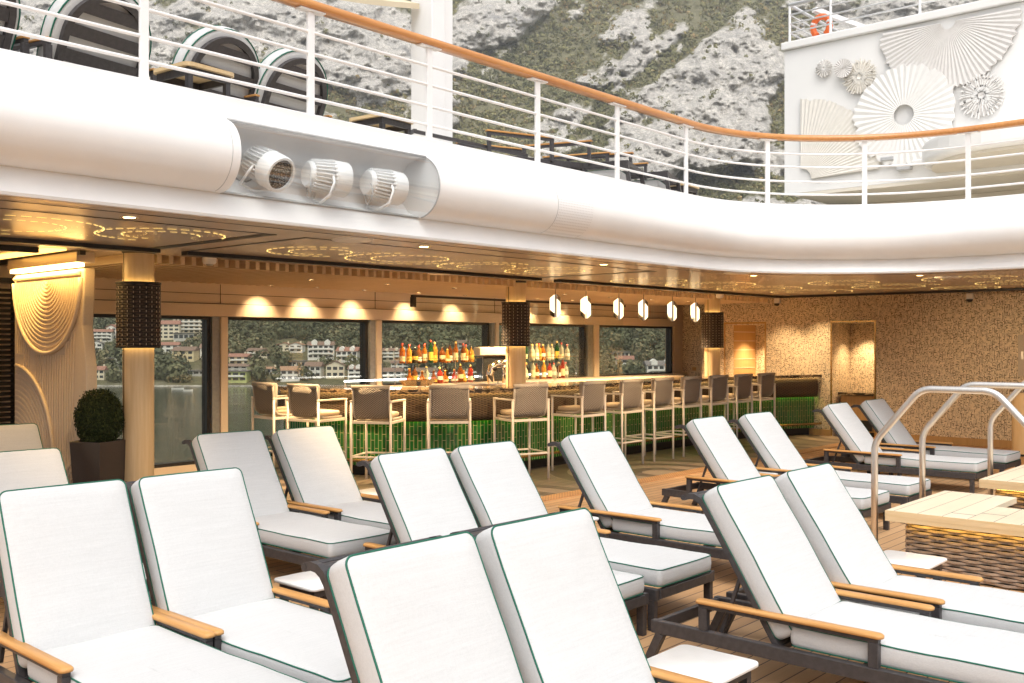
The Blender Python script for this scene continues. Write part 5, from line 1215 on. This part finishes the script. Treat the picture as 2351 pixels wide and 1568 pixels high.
def handrail(x,label,ytop=(2.42,1.95)):
    t=thing('pool_handrail',label,'handrail',(x,2.74,0),0,'pool handrails'); y0=2.74
    pts=[(0,0,0),(0,0,.90),(0,ytop[0]-y0,1.285),(0,ytop[1]-y0,1.285),(0,1.60-y0,.90),(0,1.60-y0,.0)]
    MB().tube(bend(pts,.075,8),.0235,14).build('rail',M['steel'],t,True)
    for yy in (0,1.60-y0): MB().lathe([(.05,0),(.05,.008),(.026,.014)],20,(0,yy,0)).build('base_flange',M['steel'],t,True)
handrail(6.95,'stainless pool handrail nearest the loungers, full inverted U visible'); handrail(7.90,'stainless pool handrail behind the nearest one, at the far side of the step'); handrail(9.64,'stainless pool handrail beside the farther pool step')

hz=MB().box(-1200,-120,-21.2,2700,2600,900).build('haze',None); hm_=bpy.data.materials.new('haze_air'); hm_.use_nodes=True; ht=hm_.node_tree; ht.nodes.clear()
ho=ht.nodes.new('ShaderNodeOutputMaterial'); hv=ht.nodes.new('ShaderNodeVolumePrincipled'); hv.inputs['Color'].default_value=(.93,.95,.97,1); hv.inputs['Density'].default_value=.00011; hv.inputs['Anisotropy'].default_value=.2; ht.links.new(hv.outputs[0],ho.inputs['Volume']); hz.data.materials.append(hm_)
tag(hz,'pale damp air thinning the far mountainside','haze',None,'stuff')
# ------------------------------------------------------------------ light, world, camera
w=bpy.data.worlds.new('World'); sc.world=w; w.use_nodes=True; nt=w.node_tree; nt.nodes.clear()
bg=nt.nodes.new('ShaderNodeBackground'); ou=nt.nodes.new('ShaderNodeOutputWorld'); sk=nt.nodes.new('ShaderNodeTexSky'); sk.sky_type='NISHITA'; sk.sun_disc=False
SE,SA=R(60),R(222)
sk.sun_elevation=SE; sk.sun_rotation=SA; sk.air_density=1.; sk.dust_density=4.; sk.ozone_density=1.
hs=nt.nodes.new('ShaderNodeHueSaturation'); hs.inputs['Saturation'].default_value=.22
nt.links.new(sk.outputs[0],hs.inputs['Color']); nt.links.new(hs.outputs[0],bg.inputs[0]); bg.inputs[1].default_value=.13; nt.links.new(bg.outputs[0],ou.inputs[0])
sl=bpy.data.lights.new('sun','SUN'); sl.energy=.9; sl.angle=R(60); sl.color=(1,.97,.92); so=bpy.data.objects.new('sun',sl); COL.objects.link(so)
dirv=Vector((math.sin(SA)*math.cos(SE),math.cos(SA)*math.cos(SE),math.sin(SE))); so.rotation_euler=dirv.to_track_quat('Z','Y').to_euler()
cam=bpy.data.cameras.new('camera'); cam.lens=35.0; cam.sensor_width=36; cam.clip_start=.05; cam.clip_end=6000; cam.shift_y=(HY-784)/2351.
co_=bpy.data.objects.new('camera',cam); COL.objects.link(co_); co_.location=(0,0,HC); co_.rotation_euler=(R(90),0,TH-PI/2); sc.camera=co_
sc.view_settings.view_transform='Standard'; sc.view_settings.look='None'; sc.view_settings.exposure=.85; sc.view_settings.gamma=1.
sc.render.engine='CYCLES'; cy=sc.cycles; cy.use_denoising=True; cy.max_bounces=7; cy.diffuse_bounces=4; cy.glossy_bounces=3; cy.transparent_max_bounces=12; cy.transmission_bounces=4; cy.sample_clamp_indirect=6.; cy.caustics_reflective=False; cy.caustics_refractive=False
